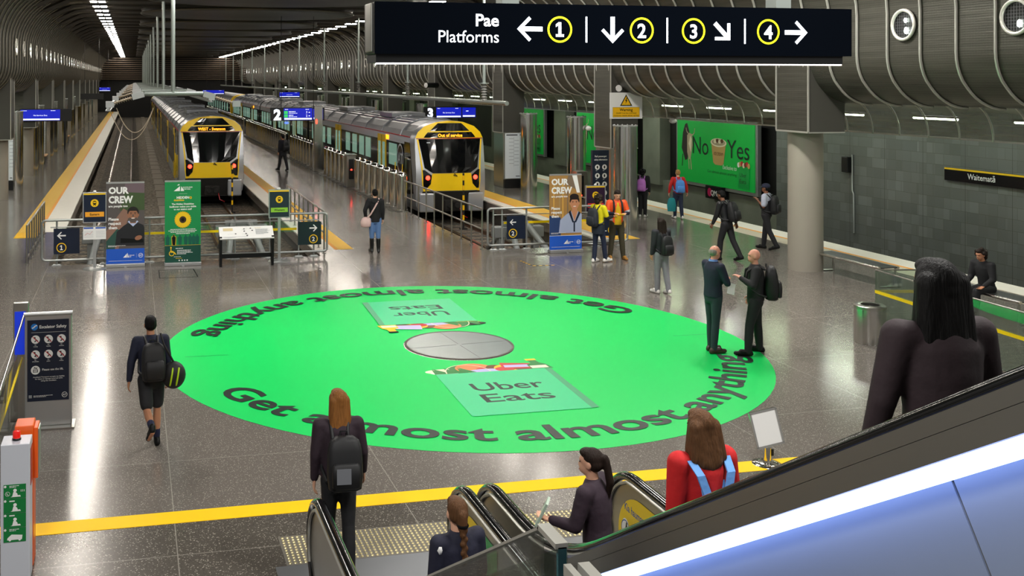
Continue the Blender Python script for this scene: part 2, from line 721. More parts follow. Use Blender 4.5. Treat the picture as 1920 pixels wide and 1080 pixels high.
platform('platform_slab', -14, -2.05)
platform('platform_slab', 4.79, 9.38)
platform('platform_slab', 13.12, 19.25)
mb = MB()
mb.bx(-2.4, 5.1, 25.8, YE, PIT - .3, PIT)
mb.bx(9.0, 13.4, 25.8, YE, PIT - .3, PIT)
mb.bx(18.9, 23.0, 8, YE, PIT - .3, PIT)
struct(mb.build('track_bed_ground', M_BALLAST))
mb = MB()
mb.bx(-2.4, 5.1, 25.9, 26.1, -1.2, -0.34)
mb.bx(9.0, 13.4, 25.9, 26.1, -1.2, -0.34)
mb.bx(18.75, 19.0, 8, 26.3, -1.2, -0.35)
struct(mb.build('pit_end_wall', M_CONCD))

# rails, sleepers and the cable trough
for tx, y0, nm in ((-0.68, 30.5, 'far empty track beside the first platform'), (3.27, 30.5, 'track under the train beside the middle platform'), (11.57, 30, 'track under the train behind the steel fence'), (20.9, 9, 'track in front of the grey tiled wall')):
    t = thing('railway_track', 'steel ' + nm, 'railway track', (tx, y0, PIT))
    for sx in (-0.56, 0.56):
        mb = MB()
        mb.mi = 0
        mb.bx(sx - .06, sx + .06, 0, YE - y0, 0, .03)
        mb.bx(sx - .015, sx + .015, 0, YE - y0, .03, .11)
        mb.mi = 1
        mb.bx(sx - .035, sx + .035, 0, YE - y0, .11, .14)
        mb.build('rail', [M_RUST, M_RAILTOP], t)
    mb = MB()
    for k in range(int((YE - y0) / 0.72)):
        mb.bx(-1.0, 1.0, k * .72, k * .72 + .22, -.12, .012)
    mb.build('sleepers', M_CONCD, t)['kind'] = 'stuff'
mb = MB()
mb.bx(1.05, 1.55, 29, YE, PIT, PIT + .08)
for k in range(40):
    mb.bx(1.02, 1.58, 29 + k * 3, 29.9 + k * 3, PIT + .08, PIT + .1)
tag(mb.build('cable_trough', mat('trough_lid', '#7b7366', 0.8, noise=.2, nscale=3)), 'concrete cable trough lying between the two rail tracks', 'cable trough')


# platform edge markings: ribbed tactile band, orange line, white coping
def edge(xa, xb, xc, xd, y0, y1, label, col=None):
    s = 1 if xd > xa else -1
    t = thing('platform_edge_marking', label, 'platform edge', ((xa + xd) / 2, y0, 0))
    cx = (xa + xd) / 2
    mb = MB()
    n = 9
    w = abs(xb - xa) / n
    for i in range(n):
        a = min(xa, xb) - cx + i * w
        mb.bx(a + w * .18, a + w * .82, 0, y1 - y0, 0.0, 0.006)
    a, b = sorted((xa, xb))
    mb.bx(a - cx, b - cx, 0, y1 - y0, -.002, .002)
    mb.build('tactile_ribs', col or M_YELTAC, t)
    a, b = sorted((xb, xc))
    mb = MB().bx(a - cx, b - cx, 0, y1 - y0, -.002, .004)
    mb.build('orange_line', M_ORANGE, t)
    a, b = sorted((xc, xd))
    mb = MB().bx(a - cx, b - cx, 0, y1 - y0, -.04, .004)
    mb.build('white_coping', M_WHITE, t)
    return t


t = edge(-3.40, -2.86, -2.76, -2.04, 31.9, YE, 'yellow ribbed edge and white coping of the platform by the empty track')
mb = MB().bx(-3.40 + 2.72, -2.76 + 2.72, -1.05, 0, 0, .006)
mb.build('yellow_end_patch', M_YEL, t)
edge(5.85, 5.43, 5.33, 4.78, 27, YE, 'yellow ribbed edge beside the train with the green poster before it')
edge(14.35, 13.6, 13.5, 13.10, 27, YE, 'yellow and white edge of the platform past the out of service train')
edge(17.85, 18.44, 18.55, 19.26, 8, YE, 'long white edge with orange line facing the grey tiled wall', mat('pale_tactile', '#c9c2ae', 0.5))

# ---------------------------------------------------------------- ceiling and cladding
CX = 5.5
prof = arc((13.2, 6.0), 2.2, 2.0, pi / 2, 0, 12)[:-1] + [(15.4, 6.0), (15.4, 5.7), (15.4, 5.15)] + arc((16.5, 5.15), 1.1, 1.1, pi, 1.5 * pi, 12)[1:]


def side(name, mir):
    f = (lambda x: 2 * CX - x) if mir else (lambda x: x)
    mb = MB()
    ys = [6.0, YE]
    mb.grid([[(f(x), y, z) for x, z in prof] for y in ys])
    struct(mb.build(name, M_CLAD, fix=False))
    mb = MB()
    y = 19.28 - 14 * .907
    while y < YE:
        pts = [(f(x - .03 if z > 4.6 else x - .015), y, z - .02) for x, z in prof[4:]]
        if y < 90:
            mb.tube(pts, .03, 6)
        else:
            mb.tube(pts[::2], .03, 4)
        y += .907
    return struct(mb.build('trim_ribs', M_RIB_DIM if mir else M_RIB))


side('wall_right_cladding', False)
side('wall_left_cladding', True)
mb = MB()
mb.bx(-2.3, 13.3, -4, YE, 8.0, 8.15)
struct(mb.build('ceiling', M_CEIL))
mb = MB()
y = 27.0
while y < YE:
    mb.tube([(2 * CX - 14.6, y, 7.45), (2 * CX - 13.6, y, 7.92), (-1.8, y, 8.0), (12.8, y, 8.0), (13.6, y, 7.92), (14.6, y, 7.45)], .12, 6)
    y += 3.33
struct(mb.build('ceiling_beams', M_CEIL))
mb = MB()
mb.bx(16.5, 17.4, 6, YE, 4.05, 4.15)
mb.bx(17.4, 23, 6, YE, 4.3, 4.45)
mb.bx(2 * CX - 22, 2 * CX - 16.5, 20, YE, 4.05, 4.15)
struct(mb.build('ceiling_soffit', mat('soffit', '#4b4a40', 0.6)))

# elliptical roof discs along the centre line
proto = None
for k in range(-1, 11):
    if proto is None:
        t = thing('ceiling_dome', 'large dark elliptical disc set in the station ceiling', 'ceiling panel', (5.5, 29.5, 8.0), group='elliptical ceiling discs')
        n = 48
        mb = MB()
        rows = []
        for q, h in ((1.0, -.02), (.985, -.22), (.93, -.28), (.6, -.2), (.2, -.16)):
            rows.append([(5.15 * q * cos(2 * pi * i / n), 4.3 * q * sin(2 * pi * i / n), h) for i in range(n)])
        mb.grid(rows, closed=True)
        mb.poly(rows[-1])
        mb.build('disc', mat('dome_disc', '#35312a', 0.35, metal=.4, noise=.15, nscale=.5), t)
        mb = MB().tube([(5.13 * cos(2 * pi * i / n), 4.28 * sin(2 * pi * i / n), -.22) for i in range(n)], .05, 6, closed=True)
        mb.build('rim', mat('dome_rim', '#6f695c', 0.3, metal=.6), t)
        proto = t
    else:
        copies(proto, [((5.5, 39.5 + 10 * k, 8.0), 0)], group='elliptical ceiling discs')

# the far end: curved horizontal slats over a dark opening
mb = MB()
mb.bx(-14, 24, YE, YE + .4, -1.2, 8.2)
struct(mb.build('wall_back', M_DARK))
for k in range(11):
    z = 4.7 + k * .3
    r = 2.6
    pts = [(-4.3, YE - 9, z), (-4.3, YE - .5 - r, z)] + [(-4.3 + r - r * cos(a), YE - .5 - r + r * sin(a), z) for a in [pi / 2 * i / 6 for i in range(1, 7)]]
    pts += [(2 * CX - p[0], p[1], p[2]) for p in pts[::-1]]
    mb = MB()
    for a, b in zip(pts, pts[1:]):
        mb.add([(a[0], a[1], z - .06), (b[0], b[1], z - .06), (b[0], b[1], z + .06), (a[0], a[1], z + .06)], [(0, 1, 2, 3)])
    o = mb.build('trim_slat', M_SLAT, fix=False)
    o.modifiers.new('solid', 'SOLIDIFY').thickness = 0.16
    struct(o)
mb = MB()
mb.bx(-9.2, -9.0, 20, YE, -.3, 4.1)
struct(mb.build('wall_left', mat('left_wall', '#4d4a42', 0.6, noise=.2, nscale=.7)))

# ---------------------------------------------------------------- right hand wall
mb = MB()
mb.bx(22.6, 23, 8, 32.5, -1.2, 4.4)
struct(mb.build('wall_right', M_TILE))
mb = MB()
mb.mi = 0
mb.bx(22.6, 23, 32.5, YE, -1.2, 0.22)
mb.bx(22.85, 23.1, 32.5, YE, 3.2, 4.4)
for k in range(11):
    mb.bx(22.45, 23, 40.5 + k * 9.9, 42 + k * 9.9, 0.0, 4.4)
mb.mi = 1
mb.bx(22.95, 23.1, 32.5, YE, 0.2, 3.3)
struct(mb.build('wall_right_niches', [M_CONC, M_DARK]))

# platform canopy: curved mesh wings hung along the right hand wall
cp = [(17.35 + .65 * sin(a), 4.13 - .85 * (1 - cos(a))) for a in [pi / 2 * i / 10 for i in range(11)]]
rib0 = 19.28 - 12 * .907
proto = None
for k in range(80):
    y = rib0 + k * .907
    if proto is None:
        t = thing('canopy_panel', 'curved mesh canopy panel with a thin steel rib under the cladding', 'canopy', (0, y, 0), group='canopy panels over the far platform edge')
        mb = MB()
        mb.grid([[(x, yy, z) for x, z in cp] for yy in (0.004, .88)])
        mb.build('mesh_sheet', M_PERF, t, fix=False)
        MB().tube([(x - .01, 0, z - .01) for x, z in cp], .022, 6).build('rib', M_RIB, t)
        MB().bx(17.985, 18.02, 0.004, .88, 3.26, 3.3).build('lower_edge', M_RIB, t)
        proto = t
        PL = []
    else:
        PL.append(((0, y, 0), 0))
copies(proto, PL, group='canopy panels over the far platform edge')

# tubes of light under the canopy
t = thing('tube_light', 'pale green fluorescent tube under the platform canopy', 'ceiling light', (19.8, 22, 3.62), group='tube lights under the canopy')
mb = MB().bx(-.06, .06, -.75, .75, .02, .07)
for ey in (-.5, .5):
    mb.cyl((0, ey, .06), (0, ey, .64), .012, n=6)
mb.build('housing', M_ALU, t)
MB().cyl((0, -.72, 0), (0, .72, 0), .028, n=8).build('tube', L_TUBE, t)
copies(t, [((19.8, 22 + 3.2 * k + (0.1 if k % 2 else 0), 3.62), 0) for k in range(-4, 36) if k] + [((-6.6, 30 + 4.2 * k, 3.33), 0) for k in range(28)], group='tube lights under the canopy')

for ly in (12, 17, 22, 27, 33, 40, 48):  # extra lamps without fittings, added to brighten the tiled wall
    area_lamp('added_tile_wall_fill', (20.6, ly, 4.25), (0, 0, 0), 0.3, 3.0, 55, (.97, 1, .95))

for ly in (32, 41, 50, 60, 72, 86):  # no fittings here: fill light added for the platform by the empty track
    area_lamp('added_platform_fill', (-6.9, ly, 4.0), (0, 0, 0), 0.3, 3.0, 120, (.98, 1, .95))

# columns
SHB = {0: 3.38, 1: 2.35, 2: 2.35}
for side_x, sgn, k0, k1, nm in ((15.95, -1, -1, 12, 'r'), (-5.1, 1, 1, 12, 'l')):
    for k in range(k0, k1):
        y = (21.8 + 10 * k) if sgn < 0 else (31 + 10 * k)
        c = MB().cyl((0, 0, 0), (0, 0, 5.25), .4, n=36).build('column', M_COL, loc=(side_x, y, 0))
        struct(c)
        zb = SHB.get(k, 2.35) if sgn < 0 else 2.35
        h = 5.3 - zb
        mb = MB()
        mb.mi = 0
        x0, x1 = sorted((sgn * .58, -sgn * .38))
        xf = sgn * .585
        mb.bx(x0, x1, -.9, .3, zb, 5.2)
        mb.mi = 1
        for ey in (-.9, .3):
            mb.bx(xf - .015, xf + .015, ey - .02, ey + .02, zb, 5.2)
        mb.bx(xf - .015, xf + .015, -.9, .3, zb - .03, zb + .01)
        mb.bx(x0, x1, -.92, -.88, zb - .03, zb)
        mb.mi = 2
        mb.bx(min(xf, 0) + .03, max(xf, 0) - .03 if sgn > 0 else .38, -.905, -.895, zb, 5.2)
        mb.build('mesh_sleeve', [M_CLAD, M_RIB, mat('sleeve_grey', '#464540', 0.5)], c)
        if k >= 1 and sgn < 0:
            MB().bx(-.56, .36, -.86, .28, 0, 2.32).build('steel_casing', M_STEEL, c, bevel=.02)

# ceiling strip lights: two long rows
t = thing('ceiling_light', 'bright twin lamp fitting in the long ceiling row', 'ceiling light', (-1.46, 12, 7.86), group='ceiling strip lights')
MB().bx(-.34, .34, -.3, .3, .03, .16).build('housing', M_BLACK, t)
for sx in (-.17, .17):
    MB().bx(sx - .13, sx + .13, -.24, .24, .0, .04).build('diffuser', L_LAMP, t)
PL = [((-1.46, 12 + 2.9 * k, 7.86), 0) for k in range(1, 48)] + [((12.5, 12 + 2.9 * k, 7.86), 0) for k in range(48)]
copies(t, PL, group='ceiling strip lights')

# portholes along the cladding
M_RINGS = mat('porthole_ring', '#d8d6ce', 0.3, metal=.3)
protos = []
for v in range(3):
    t = thing('porthole_light', 'round porthole in the steel cladding with a white ring and grille', 'light', (15.4, 17.9, 5.72), group='cladding portholes')
    n = 28
    MB().tube([(-.05, .3 * cos(2 * pi * i / n), .3 * sin(2 * pi * i / n)) for i in range(n)], .035, 8, closed=True).build('ring', M_RINGS, t)
    mb = MB().lathe([(0, .0), (.3, .0)], (-.012, 0, 0), n=24, axis='x')
    mb.build('backing', M_DARK, t)
    mb = MB()
    for q in range(-4, 5):
        w = sqrt(.28 ** 2 - (q * .06) ** 2)
        mb.bx(-.03, -.024, q * .06 - .003, q * .06 + .003, -w, w)
        mb.bx(-.03, -.024, -w, w, q * .06 - .003, q * .06 + .003)
    mb.build('grille', mat('porthole_grille', '#6d6e70', .4, metal=.5), t)
    if v != 2:
        MB().ball((-.05, -.08, -.12), (.02, .05, .07), 10, 6).build('lamp', L_PORT, t)
    if v == 0:
        MB().ball((-.05, -.06, .09), (.02, .04, .05), 10, 6).build('lamp', L_PORT, t)
    protos.append(t)
protos[1].location = (15.4, 15.2, 5.72)
protos[2].location = (15.4, 12.5, 5.72)
R_ = random.Random(4)
for k in range(1, 48):
    p = protos[(0, 2, 1, 0, 2, 2, 1)[k % 7]]
    copies(p, [((15.4, 17.9 + 2.72 * k, 5.72), 0)], group='cladding portholes')
for k in range(0, 40):
    p = protos[(1, 2, 0, 2, 2, 1, 0)[k % 7]]
    copies(p, [((2 * CX - 15.4, 40.4 + 2.72 * k, 5.85), pi)], group='cladding portholes')
# ---------------------------------------------------------------- trains
T_SILV = mat('train_silver', '#b9bcc0', 0.3, metal=.6)
T_ROOF = mat('train_roof', '#84878b', 0.35, metal=.5, noise=.12, nscale=2)
T_NAVY = mat('train_navy', '#14181f', 0.18, coat=.5)
T_LITE = mat('train_white_stripe', '#c3c8d0', 0.3)
T_YEL = mat('train_yellow', '#ffd410', 0.35)
T_BLK = mat('train_black_glass', '#06070a', 0.06, coat=.8)
T_UND = mat('train_underframe', '#15130f', 0.8)
T_WIN = mat('train_lit_window', '#2a3a36', 0.1, emit=0.35, ecol='#a9d8bf')
T_DARKW = mat('train_unlit_window', '#2a2621', 0.12, coat=.4)
T_BRONZE = mat('train_bronze_flank', '#5d574c', 0.2, metal=.8)
T_RED = mat('train_red_line', '#a3141c', 0.3)
L_RED = mat('tail_lamp', '#ff2410', emit=25.0, ecol='#ff1a10')
L_AMB = mat('amber_letters', '#ff9a1a', emit=3.5, ecol='#ff8a12')
SEC = [(1.22, -.35), (1.34, -.12), (1.375, .2), (1.375, 2.1), (1.36, 2.38), (1.25, 2.62), (1.0, 2.84), (.55, 3.0), (0, 3.06)]
SECF = SEC + [(-x, z) for x, z in SEC[-2::-1]]


def make_train(name, label, loc, dest, y_last, near=True):
    t = thing(name, label, 'train', loc)
    W = 1.375
    # three cars, each a shell with coloured bands
    for c in range(3):
        y0 = 0.95 if c == 0 else 24.0 * c + .3
        y1 = 24.0 * (c + 1) - .3 if c < 2 else 71.0
        mb = MB()
        for i in range(len(SECF) - 1):
            (xa, za), (xb, zb) = SECF[i], SECF[i + 1]
            zm = (za + zb) / 2
            mb.mi = 0 if zm < .4 else (0 if zm < 2.2 else 1)
            if .19 < min(za, zb) and max(za, zb) < 2.11:
                for z0, z1, mi in ((.2, .55, 0), (.55, 2.1, 2)):
                    mb.mi = mi
                    mb.add([(xa, y0, z0), (xa, y1, z0), (xa, y1, z1), (xa, y0, z1)], [(0, 1, 2, 3)])
                continue
            if abs(min(za, zb) - 2.1) < .01:
                mb.mi = 3
            elif zm > 2.38:
                mb.mi = 1
            mb.add([(xa, y0, za), (xa, y1, za), (xb, y1, zb), (xb, y0, zb)], [(0, 1, 2, 3)], mb.mi == 1)
        mb.mi = 4
        for yy in (y0, y1):
            mb.poly([(x, yy, z) for x, z in SECF])
        body = mb.build('car_body', [T_SILV, T_ROOF, T_NAVY if near else T_BRONZE, T_LITE if near else T_BRONZE, T_UND], t, fix=False)
        mb = MB()
        for sx in (-1, 1):
            mb.tube([(sx * (W + .005), y0, 2.41), (sx * (W + .005), y1, 2.41)], .018, 4)
        mb.build('red_cantrail', T_RED, body)
        # roof: fins along, hatches across
        mb = MB()
        k = 0
        yy = y0 + 1.5
        while yy < y1 - 3:
            mb.tube([(x, yy, z + .02) for x, z in SECF[4:-4]], .035, 5)
            yy += 3.1
            k += 1
        for q in range(-4, 5):
            x = q * .22
            z = 3.06 - .2 * x * x
            mb.bx(x - .02, x + .02, y0 + 1.6, y1 - 1, z - .02, z + .03)
        mb.build('roof_ribs', T_ROOF, body)
        for yy in (y0 + 5.2, y0 + 14.5):
            mb = MB()
            mb.bx(-.75, .75, yy, yy + 2.2, 2.98, 3.16)
            for q in range(5):
                mb.bx(-.6, .6, yy + .25 + q * .38, yy + .45 + q * .38, 3.16, 3.18)
            mb.build('roof_unit', T_ROOF, body, bevel=.03)
        MB().bx(-1.05, 1.05, y0 + .6, y1 - .3, -.75, -.34).build('underframe', T_UND, body)
        for sx in (-1, 1):
            for dy in (5.4, 14.8):
                mb = MB()
                mb.mi = 0
                mb.bx(sx * W - .02, sx * W + .02, 24 * c + dy - .72, 24 * c + dy + .72, .02, 2.3)
                d = mb.build('door', T_YEL, body)
                mb = MB()
                for q in (-.37, .37):
                    mb.bx(sx * W - .03, sx * W + .03, 24 * c + dy + q - .2, 24 * c + dy + q + .2, .75, 2.0)
                mb.build('door_glass', T_WIN if near else T_DARKW, d)
                MB().bx(sx * W - .026, sx * W + .026, 24 * c + dy - .012, 24 * c + dy + .012, .04, 2.28).build('door_joint', T_UND, d)
            for wy, ww in ((3.55, 1.25), (2.35, .5), (8.0, .95), (9.35, .95), (10.85, .95), (12.4, .95), (17.3, 1.0), (19.0, 1.0), (20.7, 1.0), (22.2, .8)):
                if c == 0 and wy < 2.5:
                    continue
                MB().bx(sx * W - .012, sx * W + .012, 24 * c + wy - ww / 2, 24 * c + wy + ww / 2, 1.15, 2.02).build('window', T_WIN if near else T_DARKW, body)
            mb = MB()
            mb.bx(sx * W - .014, sx * W + .014, 24 * c + 4.25, 24 * c + 4.75, 2.14, 2.32)
            mb.build('side_display', L_AMB if near else T_BLK, body)
        if c < 2:
            MB().bx(-1.1, 1.1, y1 - .1, y1 + .7, -.3, 2.7).build('gangway', T_UND, body)
        mb = MB()
        for by in (4, 20):
            for ax in (-1.1, 1.1):
                for sx in (-.56, .56):
                    mb.cyl((sx - .06, 24 * c + by + ax, -.3), (sx + .06, 24 * c + by + ax, -.3), .42, n=18)
        mb.build('wheels', T_UND, body)
    # the nose
    def FY(x, z):
        y = .16 * (abs(x) / 1.375) ** 2.2
        if z > 1.1:
            y += (z - 1.1) * .17
        if z < .45:
            y += (.45 - z) * .25
        return y

    def half(z):
        for (xa, za), (xb, zb) in zip(SEC, SEC[1:]):
            if za <= z <= zb + 1e-9:
                return xa + (xb - xa) * (z - za) / (zb - za + 1e-9)
        return 0.0
    nose = MB()
    zs = [-.35, -.12, .2, .5, .8, 1.1, 1.4, 1.7, 2.1, 2.38, 2.62, 2.84, 3.0, 3.055]
    rows = []
    for z in zs:
        h = half(z) * .985
        rows.append([(h * q, FY(h * q, z), z) for q in (-1, -.92, -.75, -.5, -.25, 0, .25, .5, .75, .92, 1)])
    nose.grid(rows)
    for sgn in (-1, 1):
        rr = [[(sgn * half(z) * .985, FY(half(z), z), z), (sgn * (half(z) + .01), .35 + FY(half(z), z) * .6, z), (sgn * (half(z) + .002), .98, z)] for z in zs]
        nose.grid(rr)
    rr = [[(x * .985, FY(x, z), z - .003) for x, z in SECF if z > 2.3], [(x, .98, z + .003) for x, z in SECF if z > 2.3]]
    nose.grid(rr)
    nb = nose.build('nose', T_SILV, t, fix=True)

    def patch(name, rows, k, m, par):
        mb = MB()
        g = []
        for z, xl, xr in rows:
            g.append([(xl + (xr - xl) * q / 8, FY(xl + (xr - xl) * q / 8, z) - .006 * k, z) for q in range(9)])
        mb.grid(g, smooth=False)
        return mb.build(name, m, par, fix=False)
    top = [(z, -half(z) * .985, half(z) * .985) for z in (2.40, 2.5, 2.62, 2.75, 2.84, 2.93, 3.0, 3.05)]
    patch('yellow_brow', top, 1.5, T_YEL, nb)
    patch('upper_glass', [(2.665, -.78, .78), (2.8, -.64, .64), (2.96, -.46, .46)], 2.5, T_BLK, nb)
    patch('display_panel', [(2.42, -1.02, 1.02), (2.52, -.95, .95), (2.62, -.86, .86)], 2.5, T_BLK, nb)
    patch('red_nose_line', [(2.37, -1.3, 1.3), (2.395, -1.3, 1.3)], 2.5, T_RED, nb)
    for sg in (-1, 1):
        R2 = lambda z, a, b: (z, sg * a, sg * b) if sg > 0 else (z, -b, -a)
        patch('yellow_side_trim', [R2(.42, 1.02, 1.1), R2(.8, 1.08, 1.15), R2(1.25, 1.1, 1.16), R2(1.8, 1.16, 1.21), R2(2.36, 1.22, 1.28)], 3, T_YEL, nb)
        patch('lamp_panel', [R2(.52, .98, 1.08), R2(.7, .82, 1.1), R2(1.02, .78, 1.1), R2(1.22, 1.04, 1.12)], 4, T_BLK, nb)
        lp = MB().ball((sg * .93, FY(.93, .93) - .035, .93), (.085, .03, .085), 14, 8).build('tail_light', L_RED, nb)
        MB().bx(sg * .96 - .3 if sg > 0 else -1.26, 1.26 if sg > 0 else -.66, .02, .6, -.36, .36).build('skirt', T_SILV, t, bevel=.06)
    patch('windscreen', [(1.1, -.74, .74), (1.3, -1.04, 1.04), (1.8, -1.12, 1.12), (2.365, -1.22, 1.22)], 2, T_BLK, nb)
    patch('yellow_bumper', [(.44, -1.06, 1.06), (.62, -.94, .94), (.8, -.8, .8), (1.09, -.76, .76)], 2, T_YEL, nb)
    patch('black_valance', [(-.34, -.66, .66), (.1, -1.2, 1.2), (.42, -1.12, 1.12)], 2, T_UND, nb)
    MB().tube([(.08, FY(0, 1.2) - .05, 1.08), (.2, FY(0, 1.2) - .06, .98), (.05, FY(0, 1.2) - .06, 1.03)], .02, 5).build('wiper', T_UND, nb)
    mb = MB()
    a = Art(mb, (0, FY(0, 2.5) - .022, 2.45), (1, 0, 0), (0, .17, 1), .002)
    a.text(dest, 0, 0, .12, 0, 'c', bold=.02)
    mb.build('destination_text', L_AMB, nb)
    mb = MB()
    a = Art(mb, (-.92, FY(.9, 2.2) - .02, 2.2), (1, -.1, 0), (0, .17, 1), .002)
    a.lines(0, .07, .34, .07, 1, 0)
    mb.build('number_plate', T_LITE, nb)
    mb = MB()
    mb.bx(-.32, .32, -.16, .3, -.28, .1)
    for sx in (-.14, .14):
        mb.cyl((sx, -.24, -.1), (sx, -.16, -.1), .1, n=14)
    mb.cyl((0, -.28, .05), (0, .1, .05), .05)
    mb.build('coupler', T_UND, t, bevel=.02)
    MB().tube([(.25, -.2, -.2), (.3, -.35, -.45), (.5, -.3, -.55)], .018, 6).build('red_hose', T_RED, t)
    # the cab side: dark door glass and the round badge
    for sx in (-1, 1):
        mb = MB()
        pts = [(sx * 1.384, .45, .6), (sx * 1.384, .42, .3), (sx * 1.384, 1.4, .2), (sx * 1.384, 1.7, .6), (sx * 1.384, 1.7, 2.2), (sx * 1.384, .95, 2.2)]
        mb.prism(pts, (sx * .012, 0, 0))
        mb.build('cab_side_glass', T_BLK, t)
        mb = MB()
        a = Art(mb, (sx * 1.40, 2.3, 1.5), (0, -1 if sx < 0 else 1, 0), (0, 0, 1), .003)
        a.ell(0, 0, .5, .6, 1, 28)
        n = 32
        a.mb.mi = 0
        vs = [a.P(r * .9 * cos(2 * pi * i / n), r * 1.1 * sin(2 * pi * i / n)) for r in (.46, .53) for i in range(n)]
        a.mb.add(vs, [(i, (i + 1) % n, n + (i + 1) % n, n + i) for i in range(n)])
        a.text('AT', 0, -.2, .42, 0, 'c', bold=.02)
        mb.build('badge', [T_LITE, T_NAVY], t)
        MB().tube([(sx * 1.42, 1.9, .3), (sx * 1.42, 1.9, 1.3)], .02, 6).build('yellow_grab_rail', T_YEL, t)
        MB().tube([(sx * 1.42, 3.0, .3), (sx * 1.42, 3.0, 1.3)], .02, 6).build('yellow_grab_rail', T_YEL, t)
    # the far cab, only its yellow brow shows above the roofs
    mb = MB()
    mb.prism([(x, 71.0, z) for x, z in SECF], (0, .6, 0))
    mb.build('rear_nose', T_SILV, t)
    mb = MB()
    mb.grid([[(x * 1.01, 70.2, z + .01) for x, z in SECF if z > 2.3], [(x * 1.01, 71.3, z + .01) for x, z in SECF if z > 2.3]])
    mb.build('rear_brow', T_YEL, t, fix=False)
    return t


make_train('commuter_train', 'commuter train with grey mirrored flank, bound west, behind the green sunflower banner', (3.27, 43.4, 0), 'WEST - Swanson', 0, False)
make_train('commuter_train', 'commuter train showing out of service behind the steel bollard fence', (11.7, 36.5, 0), 'Out of service', 0)
tr = thing('commuter_train', 'second train set coupled behind the out of service train', 'train', (11.57, 108.6, 0))
for c in range(1):
    mb = MB()
    for i in range(len(SECF) - 1):
        (xa, za), (xb, zb) = SECF[i], SECF[i + 1]
        zm = (za + zb) / 2
        mb.mi = 1 if zm > 2.38 else (3 if zm > 2.1 else (2 if zm > .5 else 0))
        mb.add([(xa, 1.2, za), (xa, 38, za), (xb, 38, zb), (xb, 1.2, zb)], [(0, 1, 2, 3)], True)
    b = mb.build('car_body', [T_SILV, T_ROOF, T_NAVY, T_LITE], tr, fix=False)
    MB().prism([(x, .2, z) for x, z in SECF], (0, 1.0, 0)).build('nose', T_YEL, tr)
    for wy in range(10):
        MB().bx(-1.39, -1.36, 4 + wy * 3.2, 5.1 + wy * 3.2, 1.15, 2.02).build('window', T_WIN, tr)
    MB().bx(-1.2, 1.2, .4, 37, -.72, -.3).build('underframe', T_UND, tr)

# striped stop poles standing on the track in front of each train
for x, y, lb in ((3.95, 41.6, 'black and yellow striped pole before the train behind the green banner'), (11.75, 35.3, 'black and yellow striped pole before the out of service train')):
    t = thing('striped_pole', lb, 'marker pole', (x, y, PIT))
    MB().cyl((0, 0, 0), (0, 0, 2.05), .035, n=10).build('pole', T_UND, t)
    for k in range(5):
        MB().cyl((0, 0, .35 + k * .36), (0, 0, .53 + k * .36), .038, n=10).build('yellow_band', M_YEL, t)
    MB().bx(-.12, .12, -.12, .12, 0, .05).build('foot', T_UND, t)

# buffer stops
for bx_, by_, lb in ((3.27, 31.5, 'grey steel buffer stop with sloping legs behind the long barrier'), (11.57, 29.5, 'grey steel buffer stop behind the barrier with the second crew banner'), (-.68, 31.0, 'grey steel buffer stop on the empty track behind the crew banner')):
    t = thing('buffer_stop', lb, 'buffer stop', (bx_, by_, PIT))
    m = mat('buffer_steel', '#8d9190', 0.5, metal=.3, noise=.1, nscale=3)
    MB().bx(-.8, .8, -.15, .2, .62, .95).build('beam', m, t, bevel=.02)
    for sx in (-1, 1):
        mb = MB()
        mb.tube([(sx * .25, .05, 1.05), (sx * .56, -1.7, .1)], .1, 6)
        mb.build('sloping_leg', m, t)
        mb = MB()
        mb.bx(sx * .56 - .09, sx * .56 + .09, -.1, .12, .1, .7)
        mb.build('upright', m, t)
        MB().tube([(sx * .2, 0, 1.06), (sx * .62, 1.0, .12)], .07, 6).build('rear_leg', m, t)
    MB().bx(-.5, .5, -.05, .1, .95, 1.1).build('cap_beam', m, t, bevel=.02)

# ---------------------------------------------------------------- overhead line equipment
M_POLE = mat('catenary_pole', '#9fa8a3', 0.35, metal=.6)
M_INS = mat('insulator', '#b4a58f', 0.4)
protoL = None
for k in range(11):
    if protoL is None:
        t = thing('overhead_line_mast', 'hanging steel mast with cross tube and brown insulators between the rail tracks', 'overhead line mast', (1.17, 31, 0), group='masts hanging between the two rail tracks')
        MB().cyl((0, 0, 4.2), (0, 0, 7.71), .065, n=12).build('pole', M_POLE, t)
        MB().cyl((-.85, 0, 4.18), (.9, 0, 4.18), .075, n=12).build('cross_tube', M_POLE, t)
        for s in (-1, 1):
            bx0 = -.85 if s < 0 else .9
            MB().box((bx0 + s * .18, 0, 4.13), (.36, .12, .18), Matrix.Rotation(radians(15 * s), 3, 'Y')).build('bracket', M_ALU, t)
            mb = MB()
            p0, p1 = Vector((bx0 + s * .36, 0, 4.07)), Vector((bx0 + s * .9, 0, 3.9))
            mb.cyl(p0, p1, .03, n=8)
            for q in range(8):
                a = p0.lerp(p1, (q + .5) / 8.0)
                b = p0.lerp(p1, (q + .75) / 8.0)
                mb.cyl(a, b, .075, .05, n=10)
            mb.build('insulator', M_INS, t)
            MB().bx(bx0 + s * 1.0 - .12, bx0 + s * 1.0 + .12, -.1, .1, 3.78, 3.96).build('clamp', M_ALU, t)
        protoL = t
        PL = []
    else:
        PL.append(((1.17, 31 + 10 * k, 0), 0))
copies(protoL, PL, group='masts hanging between the two rail tracks')
for x, lb in ((-.73, 'thick bare conductor rail hanging over the empty rail track'), (3.12, 'thick bare conductor rail hanging over the west bound train')):
    mb = MB()
    mb.bx(x - .04, x + .04, 30.6 if x < 0 else 42, YE - 10, 3.72, 3.8)
    mb.bx(x - .07, x + .07, 30.6 if x < 0 else 42, YE - 10, 3.68, 3.71)
    tag(mb.build('conductor_rail', M_ALU), lb, 'conductor rail')
